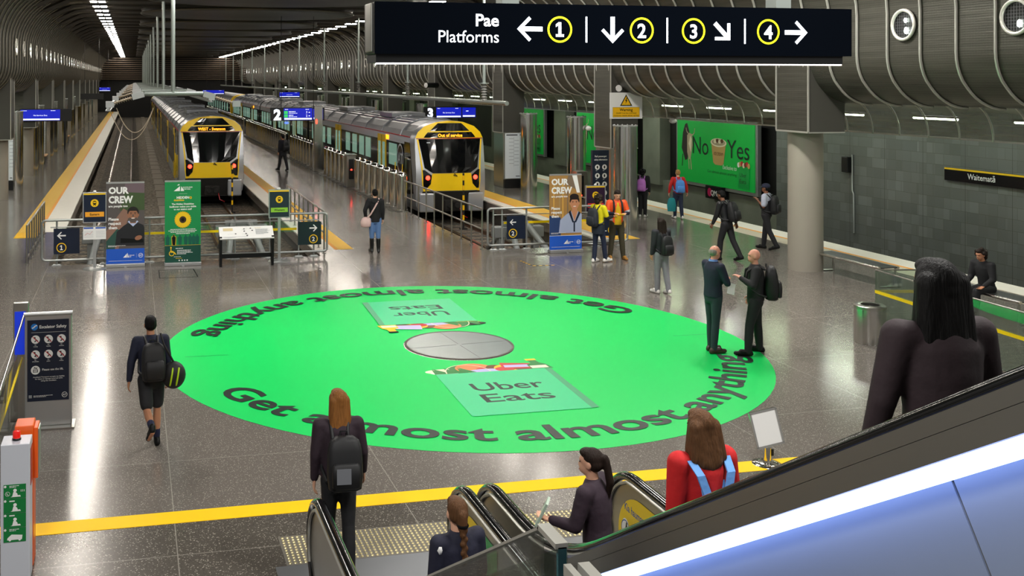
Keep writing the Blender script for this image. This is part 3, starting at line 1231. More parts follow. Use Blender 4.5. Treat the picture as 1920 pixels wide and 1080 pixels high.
t = thing('hanging_cable', 'looped brown earth cable drooping under the first mast insulators', 'cable', (-.5, 31.2, 3.75))
pts = [(-.2 + 1.3 * q / 14, 0, -.95 * (1 - ((q - 7) / 7.0) ** 2)) for q in range(15)]
MB().tube(pts, .012, 5).build('loop', M_INS, t)
pts = [(.0 + 1.1 * q / 14, .3, -.75 * (1 - ((q - 7) / 7.0) ** 2)) for q in range(15)]
MB().tube(pts, .012, 5).build('loop', M_INS, t)

t = thing('overhead_line_mast', 'hanging steel pole with ribbed insulator over the out of service train', 'overhead line mast', (11.9, 33.5, 0), group='poles hanging over the out of service train')
MB().cyl((0, 0, 4.5), (0, 0, 8.0), .06, n=12).build('pole', M_POLE, t)
MB().cyl((0, 0, 4.46), (0, 0, 4.5), .17, n=14).build('flange', M_POLE, t)
mb = MB().cyl((0, 0, 3.86), (0, 0, 4.46), .05, n=10)
for q in range(6):
    mb.cyl((0, 0, 3.9 + q * .09), (0, 0, 3.945 + q * .09), .11, .07, n=12)
mb.build('insulator', mat('grey_insulator', '#7d7c78', 0.4), t)
copies(t, [((11.9, 33.5 + 10.05 * k, 0), 0) for k in range(1, 11)], group='poles hanging over the out of service train')
mb = MB().cyl((11.9, 31.3, 3.83), (11.9, YE - 8, 3.83), .075, n=10)
tag(mb.build('conductor_rail', M_POLE), 'long grey conductor tube hung above the out of service train', 'conductor rail')

# ---------------------------------------------------------------- steel fence of bollards and railings on the middle platform
t = thing('steel_bollard', 'tall polished steel bollard with a domed cap in the platform fence', 'bollard', (9.22, 34.5, .012), group='polished bollards of the platform fence')
mb = MB().lathe([(.21, 0), (.21, .04), (.18, .05), (.18, 1.2)], n=20)
mb.build('tube', M_CHROME, t)
MB().lathe([(.183, 1.2), (.183, 1.23), (.16, 1.29), (.1, 1.34), (0.001, 1.355)], n=20).build('domed_cap', M_CHROME, t)
copies(t, [((9.22, 34.5 + 1.0 * k, .012), 0) for k in range(1, 96) if k not in (8, 15, 16, 26, 27, 50, 51)], group='polished bollards of the platform fence')
mb = MB().bx(8.95, 9.38, 34.2, 130, 0, .012)
for k in range(90):
    mb.bx(8.82, 8.93, 34.4 + k, 35.1 + k, 0, .01)
tag(mb.build('fence_base_plate', mat('base_plate', '#5c5a54', 0.5, metal=.5)), 'dark slotted base plate running under the bollard fence', 'base plate')
t = thing('gate_post', 'square steel ticket post with a small red lamp among the bollards', 'post', (9.1, 42.7, .012))
MB().bx(-.2, .2, -.3, .3, 0, 1.36).build('body', M_STEEL, t, bevel=.02)
MB().bx(-.24, .24, -.36, .36, 1.36, 1.4).build('top_plate', M_CHROME, t)
mb = MB().bx(-.11, .11, -.32, -.298, .35, 1.2)
mb.build('reader', M_BLACK, t)
MB().ball((0, -.325, .75), (.04, .012, .03), 10, 6).build('red_lamp', L_RED, t)


def railing(name, label, pts, zs, r=.025, post=None, spacing=.85, tall=None):
    """posts with level rails along a plan polyline"""
    t = thing(name, label, 'railing', (pts[0][0], pts[0][1], 0))
    o = Vector(pts[0] + (0,))
    for z in zs:
        MB().tube([Vector((p[0], p[1], z)) - o for p in pts], r, 8).build('rail', M_STEEL, t)
    for a, b in zip(pts, pts[1:]):
        L = (Vector(b) - Vector(a)).length
        n = max(1, round(L / spacing))
        for i in range(n + 1):
            q = Vector(a).lerp(Vector(b), i / n) - Vector(pts[0])
            mb = MB().cyl((q.x, q.y, 0), (q.x, q.y, max(zs)), r * .9, n=8)
            mb.cyl((q.x, q.y, 0), (q.x, q.y, .015), r * 2.2, n=10)
            mb.build('post', M_STEEL, t)
    return t


railing('railing', 'steel railing stepping down from the bollard fence to the second barrier', [(9.2, 34.1), (9.25, 26.2)], (.55, 1.1))
railing('railing', 'steel railing along the yellow edge behind the platform one barrier', [(-2.6, 26.5), (-2.6, 31.6)], (.15, .95), spacing=.62)
railing('railing', 'steel railing behind the platform two arrow sign, on yellow edge', [(4.95, 26.5), (5.0, 33.5)], (.55, 1.1), spacing=.9)
railing('railing', 'short steel railing beside the second crew banner on the yellow edge', [(13.3, 26.6), (13.3, 31.0)], (.5, 1.05), spacing=1.1)

# ---------------------------------------------------------------- display boards
L_BLUE = mat('screen_blue', '#0a1ea8', emit=.85, ecol='#0b18b4')
L_SWHITE = mat('screen_white', '#e8eeff', emit=1.3, ecol='#e8eeff')
L_SGREEN = mat('screen_green', '#3fcf6a', emit=.8, ecol='#36d060')
L_BLUELED = mat('blue_lamp', '#2a3cff', emit=16, ecol='#1c2cff')
SCREEN = [M_BLACK, L_BLUE, L_SWHITE, L_SGREEN]


def display(label, loc, w, h, msg, num=None, side=None, rows=0, wall=0):
    t = thing('departure_board', label, 'display board', loc)
    MB().bx(-w / 2, w / 2, 0, .16, 0, h).build('housing', M_BLACK, t, bevel=.01)
    x0 = -w / 2 + .04
    if num:
        mb = MB()
        a = Art(mb, (x0 + .3, -.002, h * .1))
        a.text(num, 0, 0, h * .78, 0, 'c', bold=.05)
        mb.build('platform_number', L_SWHITE, t)
        x0 += .62
    x1 = w / 2 - (side or .06)
    mb = MB()
    mb.mi = 1
    a = Art(mb, (x0, -.001, .04))
    W, H = x1 - x0, h - .08
    a.rect(0, 0, W, H, 1)
    a.rect(.03, .02, W - .03, H * .17, 2)
    if rows:
        for r in range(rows):
            yy = H * (.52 - r * .3)
            a.rect(.02, yy, .2, yy + H * .25, 3)
            a.text('Swanson' if False else 'Henderson', .25, yy + H * .12, H * .12, 2, bold=.01) if False else a.lines(.25, yy + H * .26, W * .36, H * .14, 1, 2, seed=r)
            a.lines(.25, yy + H * .1, W * .62, H * .08, 1, 2, seed=r + 7)
            a.text('3' if r == 0 else '2', W * .8, yy + H * .05, H * .2, 2, 'c')
            a.lines(W * .87, yy + H * .2, W * .1, H * .15, 1, 2, seed=r + 3)
    else:
        a.text(msg, W / 2, H * .42, H * .13, 2, 'c')
    a.lines(.06, H * .95, W * .18, H * .09, 1, 2, seed=2)
    a.lines(W * .76, H * .95, W * .2, H * .09, 1, 2, seed=5)
    mb.build('screen', SCREEN, t)
    for sx in (-w * .3, w * .3) if not wall else ():
        MB().cyl((sx, .08, h), (sx, .08, 7.76 - loc[2]), .014, n=6).build('drop_rod', M_BLACK, t)
    if wall:
        MB().bx(wall - .08, wall + .08, .16, .95, h * .3, h * .6).build('wall_bracket', M_BLACK, t)
    return t


display('blue screen reading No Services Due over the yellow edged platform by the empty track', (-4.04, 49.85, 2.64), 2.36, .59, 'No Services Due', side=.52, wall=-.9)
d = display('blue departure screen beside a white number two', (8.0, 50, 2.56), 2.72, .66, '', '2', .62, 2)
mb = MB()
a = Art(mb, (.78, -.003, .06))
a.rect(0, 0, .5, .52, 1)
a.lines(.05, .42, .25, .2, 2, 2)
a.rect(.03, .02, .48, .1, 2)
mb.build('second_screen', SCREEN, d)
MB().ball((-.55, .05, -.1), (.1, .06, .04), 10, 6).build('blue_lamp', L_BLUELED, d)
d = display('blue screen reading No Services Due beside a white number three', (15.95, 50, 2.62), 2.85, .6, 'No Services Due', '3', .85, wall=-.05)
mb = MB()
a = Art(mb, (.63, -.003, .05))
a.rect(0, 0, .72, .5, 1)
a.lines(.2, .36, .3, .08, 1, 2)
a.rect(.03, .03, .68, .1, 2)
mb.build('second_screen', SCREEN, d)
display('small far blue screen above the out of service train roof', (15.2, 100, 2.85), 2.1, .55, 'No Services Due', wall=.7)
t = thing('departure_board', 'unlit black board edge on over the platform by the empty track', 'display board', (-2.9, 75, 3.2))
MB().bx(-.8, .8, 0, .2, 0, .42).build('housing', M_BLACK, t)
for sx in (-.5, .5):
    MB().cyl((sx, .1, .42), (sx, .1, 4.5), .014, n=6).build('drop_rod', M_BLACK, t)
display('tiny far blue screen at the end of the platform by the empty track', (-2.95, 110, 3.38), 1.25, .45, 'No Services Due')
d = display('far blue screen hanging over the middle platform behind the first mast', (8.6, 112, 3.0), 2.4, .5, '', None, None)
t = thing('steel_totem', 'tall mirror steel post holding the number two departure screen', 'post', (9.05, 50.1, .012))
MB().bx(-.22, .22, -.12, .2, 0, 3.3).build('body', M_CHROME, t, bevel=.02)
MB().ball((-.1, -.14, 2.5), (.04, .01, .12), 8, 6).build('red_lamp', L_RED, t)

# ---------------------------------------------------------------- platform furniture: steel drums, map cases, seats
def drum(x, y, r, h):
    c = thing('steel_drum', 'round polished steel air vent drum standing on the platform', 'vent drum', (x, y, 0), group=None)
    MB().cyl((0, 0, 0), (0, 0, h), r, n=40).build('shell', M_CHROME, c)
    mb = MB().lathe([(r + .005, h), (r + .005, h + .03), (r - .04, h + .035), (r - .04, h)], n=40)
    for k in range(14):
        mb.ball((r * .97 * cos(k * 2 * pi / 14), r * .97 * sin(k * 2 * pi / 14), h + .03), .03, 6, 4)
    mb.build('crown_ring', M_ALU, c)
    return c


for i, (x, y, lb) in enumerate(((16.2, 40.1, 'polished steel drum between the pale map case and the yellow edge'), (16.62, 36.3, 'polished steel drum behind the gold crew banner with a camera on it'), (14.85, 28.9, 'tallest looking polished steel drum behind the orange jacket person'))):
    d = drum(x, y, .36, 3.16)
    d['label'] = lb
d0 = drum(17.2, 59.6, .36, 3.14)
d0['group'] = 'vent drums on the far platform'
copies(d0, [((17.2, y, 0), 0) for y in (64.7, 71.4, 76.3, 82.3, 87.3, 93.5, 98.7, 105, 112, 119, 126, 132.3)], group='vent drums on the far platform')
dl = drum(-5.0, 46, .34, 3.2)
dl['label'] = 'round polished steel air vent drum on the platform by the empty track'
dl['group'] = 'vent drums on the first platform'
copies(dl, [((-5.0, y, 0), 0) for y in (53.2, 56.6, 63.0, 66.4, 73.0, 76.4, 83.0, 86.5, 93.0, 96.5, 103.2, 113.2, 123.2)], group='vent drums on the first platform')

M_MAP = mat('map_print', '#c9cfd0', 0.3, emit=.12, ecol='#dfe8ea')


def mapcase(x, y, label, w=.8, h=2.05, rz=0.0):
    t = thing('map_case', label, 'map case', (x, y, 0), rz)
    MB().bx(-w / 2 - .08, w / 2 + .08, 0, .22, .38, .38 + h).build('frame', M_STEEL, t, bevel=.02)
    mb = MB()
    a = Art(mb, (-w / 2, -.002, .42))
    a.rect(0, 0, w, h - .08, 0)
    a.stroke([(w * .5, .5), (w * .5, h * .88)], .01, 1)
    for k in range(16):
        s = -1 if k % 2 else 1
        a.rect(w * .5 + (0.02 if s > 0 else -.22), .55 + k * .075, w * .5 + (.22 if s > 0 else -.02), .57 + k * .075, 1)
    a.rect(w * .6, .08, w * .9, .11, 2)
    a.rect(.06, h * .91, w * .7, h * .93, 2)
    mb.build('map_sheet', [M_MAP, M_GREY, M_PBLACK], t)
    MB().bx(-w / 2, w / 2, .02, .2, 0, .38).build('plinth', M_BLACK, t)
    return t


mapcase(15.78, 40.68, 'tall pale line map in a steel case beside a column', .8, 2.0)
for y, lb in ((44.5, 'nearest pale map case on the platform by the empty track'), (60.0, 'second pale map case on the platform by the empty track'), (70.0, 'third pale map case on the platform by the empty track'), (80.0, 'farthest pale map case on the platform by the empty track')):
    mapcase(-5.05, y - .2, lb, .3, 2.0)
t = thing('seat', 'small timber topped seat beside the first platform drums', 'bench', (-5.0, 58.4, 0))
MB().bx(-.3, .35, -.8, .8, .4, .46).build('seat_top', mat('pale_timber', '#b28a5c', 0.5, noise=.15, nscale=8), t, bevel=.01)
MB().bx(-.25, .3, -.75, .75, 0, .4).build('base', M_BLACK, t)
t = dup(t, (-5.0, 78.2, 0), 0, 'smaller looking timber seat farther along the first platform')
t = thing('black_totem', 'narrow black help post on the platform by the empty track', 'post', (-4.75, 54, 0))
MB().bx(-.06, .06, -.1, .1, 0, 2.35).build('post', M_BLACK, t)
t = thing('black_totem', 'far narrow black post on the platform by the empty track', 'post', (-4.4, 69.3, 0))
MB().bx(-.06, .06, -.1, .1, 0, 2.7).build('post', M_BLACK, t)
# ---------------------------------------------------------------- the big round floor decal
D_GREEN = mat('decal_green', '#04cb5d', 0.4, spec=.3, noise=.03, nscale=1.0)
D_BAG = mat('decal_bag', '#2cc883', 0.34)
D_SIDE = mat('decal_bag_side', '#3f9c6c', 0.34)
D_INK = mat('decal_ink', '#1b2722', 0.4)
D_MISC = [mat('food_red', '#c8323a', .4), mat('food_orange', '#e9854f', .4), mat('food_leaf', '#1f7a35', .4), mat('food_cream', '#efe3c8', .4), mat('food_yellow', '#f3c21d', .4), mat('food_lilac', '#b7b4e0', .4), mat('food_brown', '#6d4326', .4), M_PWHITE, M_PBLACK]
CD = (5.5, 16.8)
t = thing('floor_decal', 'huge round green floor sticker with black curved lettering', 'floor decal', (CD[0], CD[1], 0))
mb = MB()
n = 96
R0, R1 = .95, 5.07
a0 = [(R0 * cos(2 * pi * i / n), R0 * sin(2 * pi * i / n), .003) for i in range(n)]
a1 = [(R1 * cos(2 * pi * i / n), R1 * sin(2 * pi * i / n), .003) for i in range(n)]
mb.grid([a0, a1], smooth=False, closed=True)
a = Art(mb, (0, 0, .0035), (1, 0, 0), (0, 1, 0), .0006)
for rot in (0, pi):
    c, s = cos(rot), sin(rot)
    a.ex, a.ey = Vector((c, s, 0)), Vector((-s, c, 0))
    # a paper bag lying as if on the floor, groceries at its mouth
    foods = [((-.62, -1.5), (.34, .16), 4 if rot else 7), ((-.72, -1.45), (.3, .12), 3 if not rot else 8), ((-.35, -1.42), (.26, .24), 2), ((-.2, -1.38), (.3, .26), 1), ((.0, -1.5), (.2, .14), 1 if rot else 0), ((.15, -1.46), (.16, .2), 6), ((-.05, -1.55), (.3, .1), 5), ((.42, -1.46), (.3, .2), 4), ((.28, -1.52), (.16, .12), 0), ((.62, -1.52), (.2, .14), 6)]
    for (u, v), (ru, rv), k in foods:
        a.ell(u, v, ru, rv, 4 + k % 9)
    for q in range(9):
        u = -.9 + q * .07
        a.poly([(u, -1.6), (u + .12, -1.6), (u + .02 - .05 * (q % 3), -1.32 + .05 * (q % 2))], 4 + 2)
    a.poly([(.25, -1.5), (.75, -1.56), (.78, -1.3), (.3, -1.18)], 4 + (0 if not rot else 5))
    a.poly([(.3, -1.45), (.8, -1.5), (.8, -1.36), (.32, -1.32)], 4 + 5)
    # bottle: shoulders, label, neck, cap
    gl = 4 + (2 if not rot else 4)
    a.poly([(.7, -1.62), (1.06, -1.62), (1.02, -1.38), (.95, -1.3), (.93, -1.14), (.8, -1.14), (.8, -1.3), (.7, -1.38)], gl)
    a.rect(.72, -1.58, 1.0, -1.44, 4 + 3)
    a.rect(.78, -1.15, .96, -1.06, 4 + (4 if not rot else 8))
    a.stroke([(-.35 + .36 * cos(pi * i / 12), -1.6 + .42 * sin(pi * i / 12)) for i in range(13)][::-1], .018, 4 + 3)
    a.poly([(-.9, -1.62), (.9, -1.62), (.78, -3.6), (-.98, -3.6)], 1)
    a.poly([(.9, -1.62), (1.0, -1.64), (.9, -3.58), (.78, -3.6)], 2)
    a.text('Uber', -.56, -2.54, .38, 3, width=1.12, bold=.012, res=4)
    a.text('Eats', -.58, -3.07, .38, 3, width=1.07, bold=.012, res=4)
    aa0 = radians(-158.0)

    def W(x, y, c=c, s=s):
        r = 4.64 - y
        th = aa0 + x / 4.64
        return (r * cos(th), r * sin(th))
    a.text('Get almost almost anything', 0, 0, .54, 3, width=radians(138.2) * 4.64, bold=.02, warp=W, res=4)
    a.poly([(-4.66, .23), (-3.95, .215), (-3.95, .225), (-4.66, .24)], 3)
mb.build('vinyl', [D_GREEN, D_BAG, D_SIDE, D_INK] + D_MISC, t, fix=False)
t = thing('floor_disc', 'round grey metal floor plate in the middle of the green sticker', 'floor plate', (CD[0] + .03, CD[1] + .05, 0))
MB().lathe([(.001, .006), (.90, .006), (.90, .004)], n=64).build('disc', mat('floor_disc_metal', '#8f9a98', 0.22, metal=.35, noise=.08, nscale=3), t)
MB().lathe([(.90, .002), (.90, .008), (.945, .008), (.945, .002)], n=64).build('rim', mat('floor_disc_rim', '#5b5550', 0.35, metal=.6), t)
mb = MB()
for k in range(4):
    th = radians(5 + 90 * k)
    mb.prism([(.05 * cos(th) - .004 * sin(th), .05 * sin(th) + .004 * cos(th), .0062), (.9 * cos(th) - .004 * sin(th), .9 * sin(th) + .004 * cos(th), .0062), (.9 * cos(th) + .004 * sin(th), .9 * sin(th) - .004 * cos(th), .0062), (.05 * cos(th) + .004 * sin(th), .05 * sin(th) - .004 * cos(th), .0062)], (0, 0, .001))
mb.build('joints', M_PBLACK, t)

# painted line, studs
M_LINE = mat('floor_line_yellow', '#ffc800', 0.5, spec=.12, noise=.03, nscale=5)
tag(MB().bx(-2.2, 9.5, 10.68, 10.97, .0, .004).build('floor_line', M_LINE), 'wide yellow line taped across the floor before the escalators', 'floor line')
mb = MB()
mb.mi = 1
for ix in range(64):
    for iy in range(11):
        x, y = 1.46 + ix * .05, 9.56 + iy * .054
        mb.cyl((x, y, .004), (x, y, .012), .017, .011, 8)
mb.mi = 0
mb.bx(1.42, 4.66, 9.52, 10.14, -.002, .004)
tag(mb.build('tactile_strip', [mat('stud_ground', '#5a554a', .5), mat('brass_studs', '#e8d9a4', .25, metal=.6)]), 'strip of small shiny brass studs set in the floor before the escalators', 'tactile paving')
t = thing('floor_hatch', 'square floor access cover outlined in dark metal before the green banner', 'floor hatch', (1.05, 24.45, 0))
mb = MB()
for a_, b_ in (((-.45, -.5), (.42, -.5)), ((.42, -.5), (.38, .5)), ((-.45, .5), (.38, .5)), ((-.45, -.5), (-.45, .5))):
    d = Vector((b_[0] - a_[0], b_[1] - a_[1], 0)).normalized()
    p = Vector((-d.y, d.x, 0)) * .012
    A_, B_ = Vector(a_ + (0,)), Vector(b_ + (0,))
    mb.prism([A_ - p, B_ - p, B_ + p, A_ + p], (0, 0, .003))
mb.build('frame', M_PBLACK, t)
mb = MB()
pts = [(9.62, 24.34), (9.66, 23.63), (10.25, 23.6)]
mb.mi = 0
k = 0
for p, q in zip(pts, pts[1:]):
    L = (Vector(q) - Vector(p)).length
    for i in range(int(L / .08)):
        u = Vector(p).lerp(Vector(q), i * .08 / L)
        d = (Vector(q) - Vector(p)).normalized()
        nx = Vector((-d.y, d.x)) * .02
        mb.mi = i % 2
        e = u + d * .08
        mb.prism([(u.x - nx.x, u.y - nx.y, 0.0005), (e.x - nx.x, e.y - nx.y, .0005), (e.x + nx.x, e.y + nx.y, .0005), (u.x + nx.x, u.y + nx.y, .0005)], (0, 0, .002))
tag(mb.build('hazard_tape', [M_YEL, M_PBLACK]), 'corner of yellow and black striped tape on the floor before the gold banner', 'floor tape')

# ---------------------------------------------------------------- end-of-track barriers
M_YSTRIPE = mat('barrier_yellow', '#f3d400', 0.4)


def signplate(par, name, x0, x1, z0, z1, y, ang, num, ux, m=M_NAVY):
    mb = MB()
    mb.mi = 0
    mb.bx(x0, x1, y, y + .012, z0, z1)
    w, h = x1 - x0, z1 - z0
    a = Art(mb, (x0, y - .0005, z0))
    a.arrow(w * ux, h * .72, w * .34, ang, 1, w * .055)
    a.ring(w * ux, h * .25, h * .155, h * .19, 2, 32)
    if num == '1':
        a.one(w * ux, h * .25 - h * .095, h * .19, 1)
    else:
        a.text(num, w * ux, h * .25 - h * .095, h * .19, 1, 'c', bold=.02)
    return mb.build(name, [m, M_PWHITE, M_PYEL], par)


def barrier(name, label, x0, x1, y, posts, panels):
    t = thing(name, label, 'barrier', ((x0 + x1) / 2, y, 0))
    cx = (x0 + x1) / 2
    X0, X1, r = x0 - cx, x1 - cx, .09
    pts = []
    for (px, pz, a0) in ((X0 + r, .14 + r, pi), (X1 - r, .14 + r, 1.5 * pi), (X1 - r, 1.13 - r, 0), (X0 + r, 1.13 - r, .5 * pi)):
        for q in range(5):
            a_ = a0 + pi / 2 * q / 4
            pts.append((px + r * cos(a_), 0, pz + r * sin(a_)))
    MB().tube(pts, .03, 10, closed=True).build('frame_tube', M_GALV, t)
    for px in posts:
        mb = MB().cyl((px - cx, .06, 0), (px - cx, .06, 1.12), .024, n=10)
        mb.cyl((px - cx - .09, .06, .012), (px - cx + .09, .06, .012), .03, n=8)
        mb.bx(px - cx - .12, px - cx + .12, 0, .12, 0, .012)
        mb.build('post', M_GALV, t)
    for (a_, b_) in panels:
        g = MB().bx(a_ - cx, b_ - cx, .05, .06, .22, .92).build('glass_panel', M_GLASS, t)
        MB().bx(a_ - cx, b_ - cx, .045, .065, .70, .76).build('yellow_stripe', M_YSTRIPE, t)
    MB().cyl((X0 + .2, .05, .95), (X1 - .2, .05, .95), .014, n=8).build('mid_rail', M_GALV, t)
    return t, cx


t, cx = barrier('track_barrier', 'long silver tube barrier with glass and yellow stripe before the two rail tracks', -2.2, 4.94, 26.05, (-1.85, -.7, .4, 1.55, 2.55, 3.45, 4.2, 4.6), ((-.65, 1.5), (1.6, 4.15)))
signplate(t, 'arrow_sign', -1.92 - cx, -1.3 - cx, .3, .93, -.045, pi, '1', .3)
signplate(t, 'arrow_sign', 4.17 - cx, 4.78 - cx, .32, .92, -.045, 0, '2', .66, mat('print_dark_teal', '#0c2328', .35))
t, cx = barrier('track_barrier', 'silver tube barrier behind the gold crew banner and the orange jacket person', 9.32, 13.4, 25.95, (9.5, 9.75, 10.45, 11.6, 12.5, 13.2), ((9.8, 10.42), (10.5, 12.4)))
signplate(t, 'arrow_sign', 9.85 - cx, 10.38 - cx, .3, .93, -.045, pi, '2', .32)
mb = MB()
mb.bx(12.45 - cx, 13.1 - cx, -.045, -.033, .3, .93)
a = Art(mb, (12.45 - cx, -.0455, .3))
a.arrow(.42, .46, .2, 0, 1, .034)
a.ring(.13, .16, .095, .118, 2)
a.text('3', .13, .1, .12, 1, 'c', bold=.02)
a.text('-', .28, .1, .12, 1, 'c', bold=.02)
a.ring(.46, .16, .095, .118, 2)
a.text('4', .46, .1, .12, 1, 'c', bold=.02)
mb.build('arrow_sign', [M_NAVY, M_PWHITE, M_PYEL], t)

# ---------------------------------------------------------------- small pole signs


def face_icon(a, u, v, r):
    """front of a train in a yellow disc"""
    a.ell(u, v, r, r, 2, 28)
    a.rect(u - r * .42, v - r * .3, u + r * .42, v + r * .35, 3)
    a.ell(u, v + r * .35, r * .42, r * .25, 3)
    a.rect(u - r * .3, v + r * .02, u + r * .3, v + r * .34, 2)
    a.poly([(u - r * .4, v - r * .65), (u - r * .2, v - r * .3), (u + r * .2, v - r * .3), (u + r * .4, v - r * .65), (u + r * .22, v - r * .65), (u, v - r * .42), (u - r * .22, v - r * .65)], 3)


def polesign(label, x, y, w, h, top, word, bar, field, brochure):
    t = thing('pole_sign', label, 'sign', (x, y, 0))
    mb = MB().lathe([(.001, .03), (.12, .03), (.27, .012), (.28, 0)], n=28)
    mb.build('base', M_GALV, t)
    MB().bx(-.035, .035, -.02, .02, .02, top - h).build('post', M_ALU, t)
    mb = MB()
    z0 = top - h
    mb.mi = 0
    mb.bx(-w / 2, w / 2, -.03, .02, z0, top)
    a = Art(mb, (-w / 2, -.0305, z0))
    m = .022
    a.rect(m, m, w - m, h - m, 1)
    a.rect(m, h - m - .035, w - m, h - m, 2)
    face_icon(a, w * .5, h * .65, w * .17)
    a.rect(w * .1, h * .2, w * .9, h * .36, 4)
    a.text(word, w * .5, h * .245, h * .075, 3, 'c', bold=.02)
    mb.build('sign_board', [M_ALU, field, M_PYEL, M_PBLACK, bar], t)
    MB().ball((0, 0, top + .02), (.04, .02, .03), 8, 6).build('top_clip', M_PWHITE, t)
    if brochure:
        mb = MB()
        mb.mi = 0
        mb.bx(-.27, .27, -.045, -.03, .72, 1.02)
        a = Art(mb, (-.27, -.0455, .72))
        a.rect(.01, .26, .24, .295, 1)
        a.rect(.29, .26, .53, .295, 1)
        for k in range(6):
            a.rect(.02, .05 + k * .03, .24, .054 + k * .03, 2)
            a.rect(.3, .05 + k * .03, .52, .054 + k * .03, 2)
        a.stroke([(.04, .1), (.1, .16), (.16, .13), (.22, .2)], .006, 3)
        mb.build('leaflet_holder', [M_PWHITE, mat('print_blue', '#2b57b8', .4), M_GREY, D_MISC[0]], t)
    return t


M_OBAR = mat('sign_orange_bar', '#f0a52c', .4)
M_GBAR = mat('sign_green_bar', '#8fc93a', .4)
M_RBAR = mat('sign_red_bar', '#e0322f', .4)
polesign('small pole sign with orange Eastern bar and open leaflet under it', -.92, 25.5, .56, .74, 1.86, 'Eastern', M_OBAR, M_NAVY, True)
polesign('small pole sign with green Western bar behind the sloping map board', 3.62, 25.6, .54, .72, 1.82, 'Western', M_GBAR, mat('print_slate', '#1d2a35', .35), False)
polesign('small purple pole sign with red bar behind the yellow shirt person', 12.75, 26.6, .6, .78, 1.62, 'Southern', M_RBAR, mat('print_plum', '#2a1030', .35), False)

# ---------------------------------------------------------------- roll-up banners
B_BLUE = mat('banner_blue', '#1f5ac6', .4)
B_SKIN1 = mat('banner_skin', '#9a6a50', .4)
B_SKIN2 = mat('banner_skin_light', '#c68a66', .4)
B_HAIR = mat('banner_hair', '#1c1716', .4)


def stand(t, w, h):
    MB().bx(-w / 2 - .01, w / 2 + .01, -.1, .1, .0, .085).build('base_cassette', M_ALU, t, bevel=.012)
    MB().bx(-w / 2, w / 2, -.012, .012, h - .03, h + .01).build('top_rail', M_ALU, t)
    MB().cyl((0, .03, .05), (0, .03, h), .012, n=8).build('back_pole', M_ALU, t)
    MB().bx(-.03, .03, -.16, -.1, .0, .02).build('foot', M_ALU, t)


def marks(a, w, wh):
    """the two white marks in the bottom strip: two sails with words, and a round badge"""
    a.poly([(w * .44, .14), (w * .54, .14), (w * .54, .24)], wh)
    a.poly([(w * .55, .14), (w * .6, .14), (w * .55, .26)], wh)
    a.lines(w * .6, .21, w * .16, .07, 2, wh)
    a.rect(w * .79, .13, w * .793, .24, wh)
    a.ring(w * .9, .185, .045, .055, wh, 28)
    a.text('AT', w * .9, .165, .042, wh, 'c', bold=.02)
    a.rect(w * .06, .06, w * .94, .066, wh)


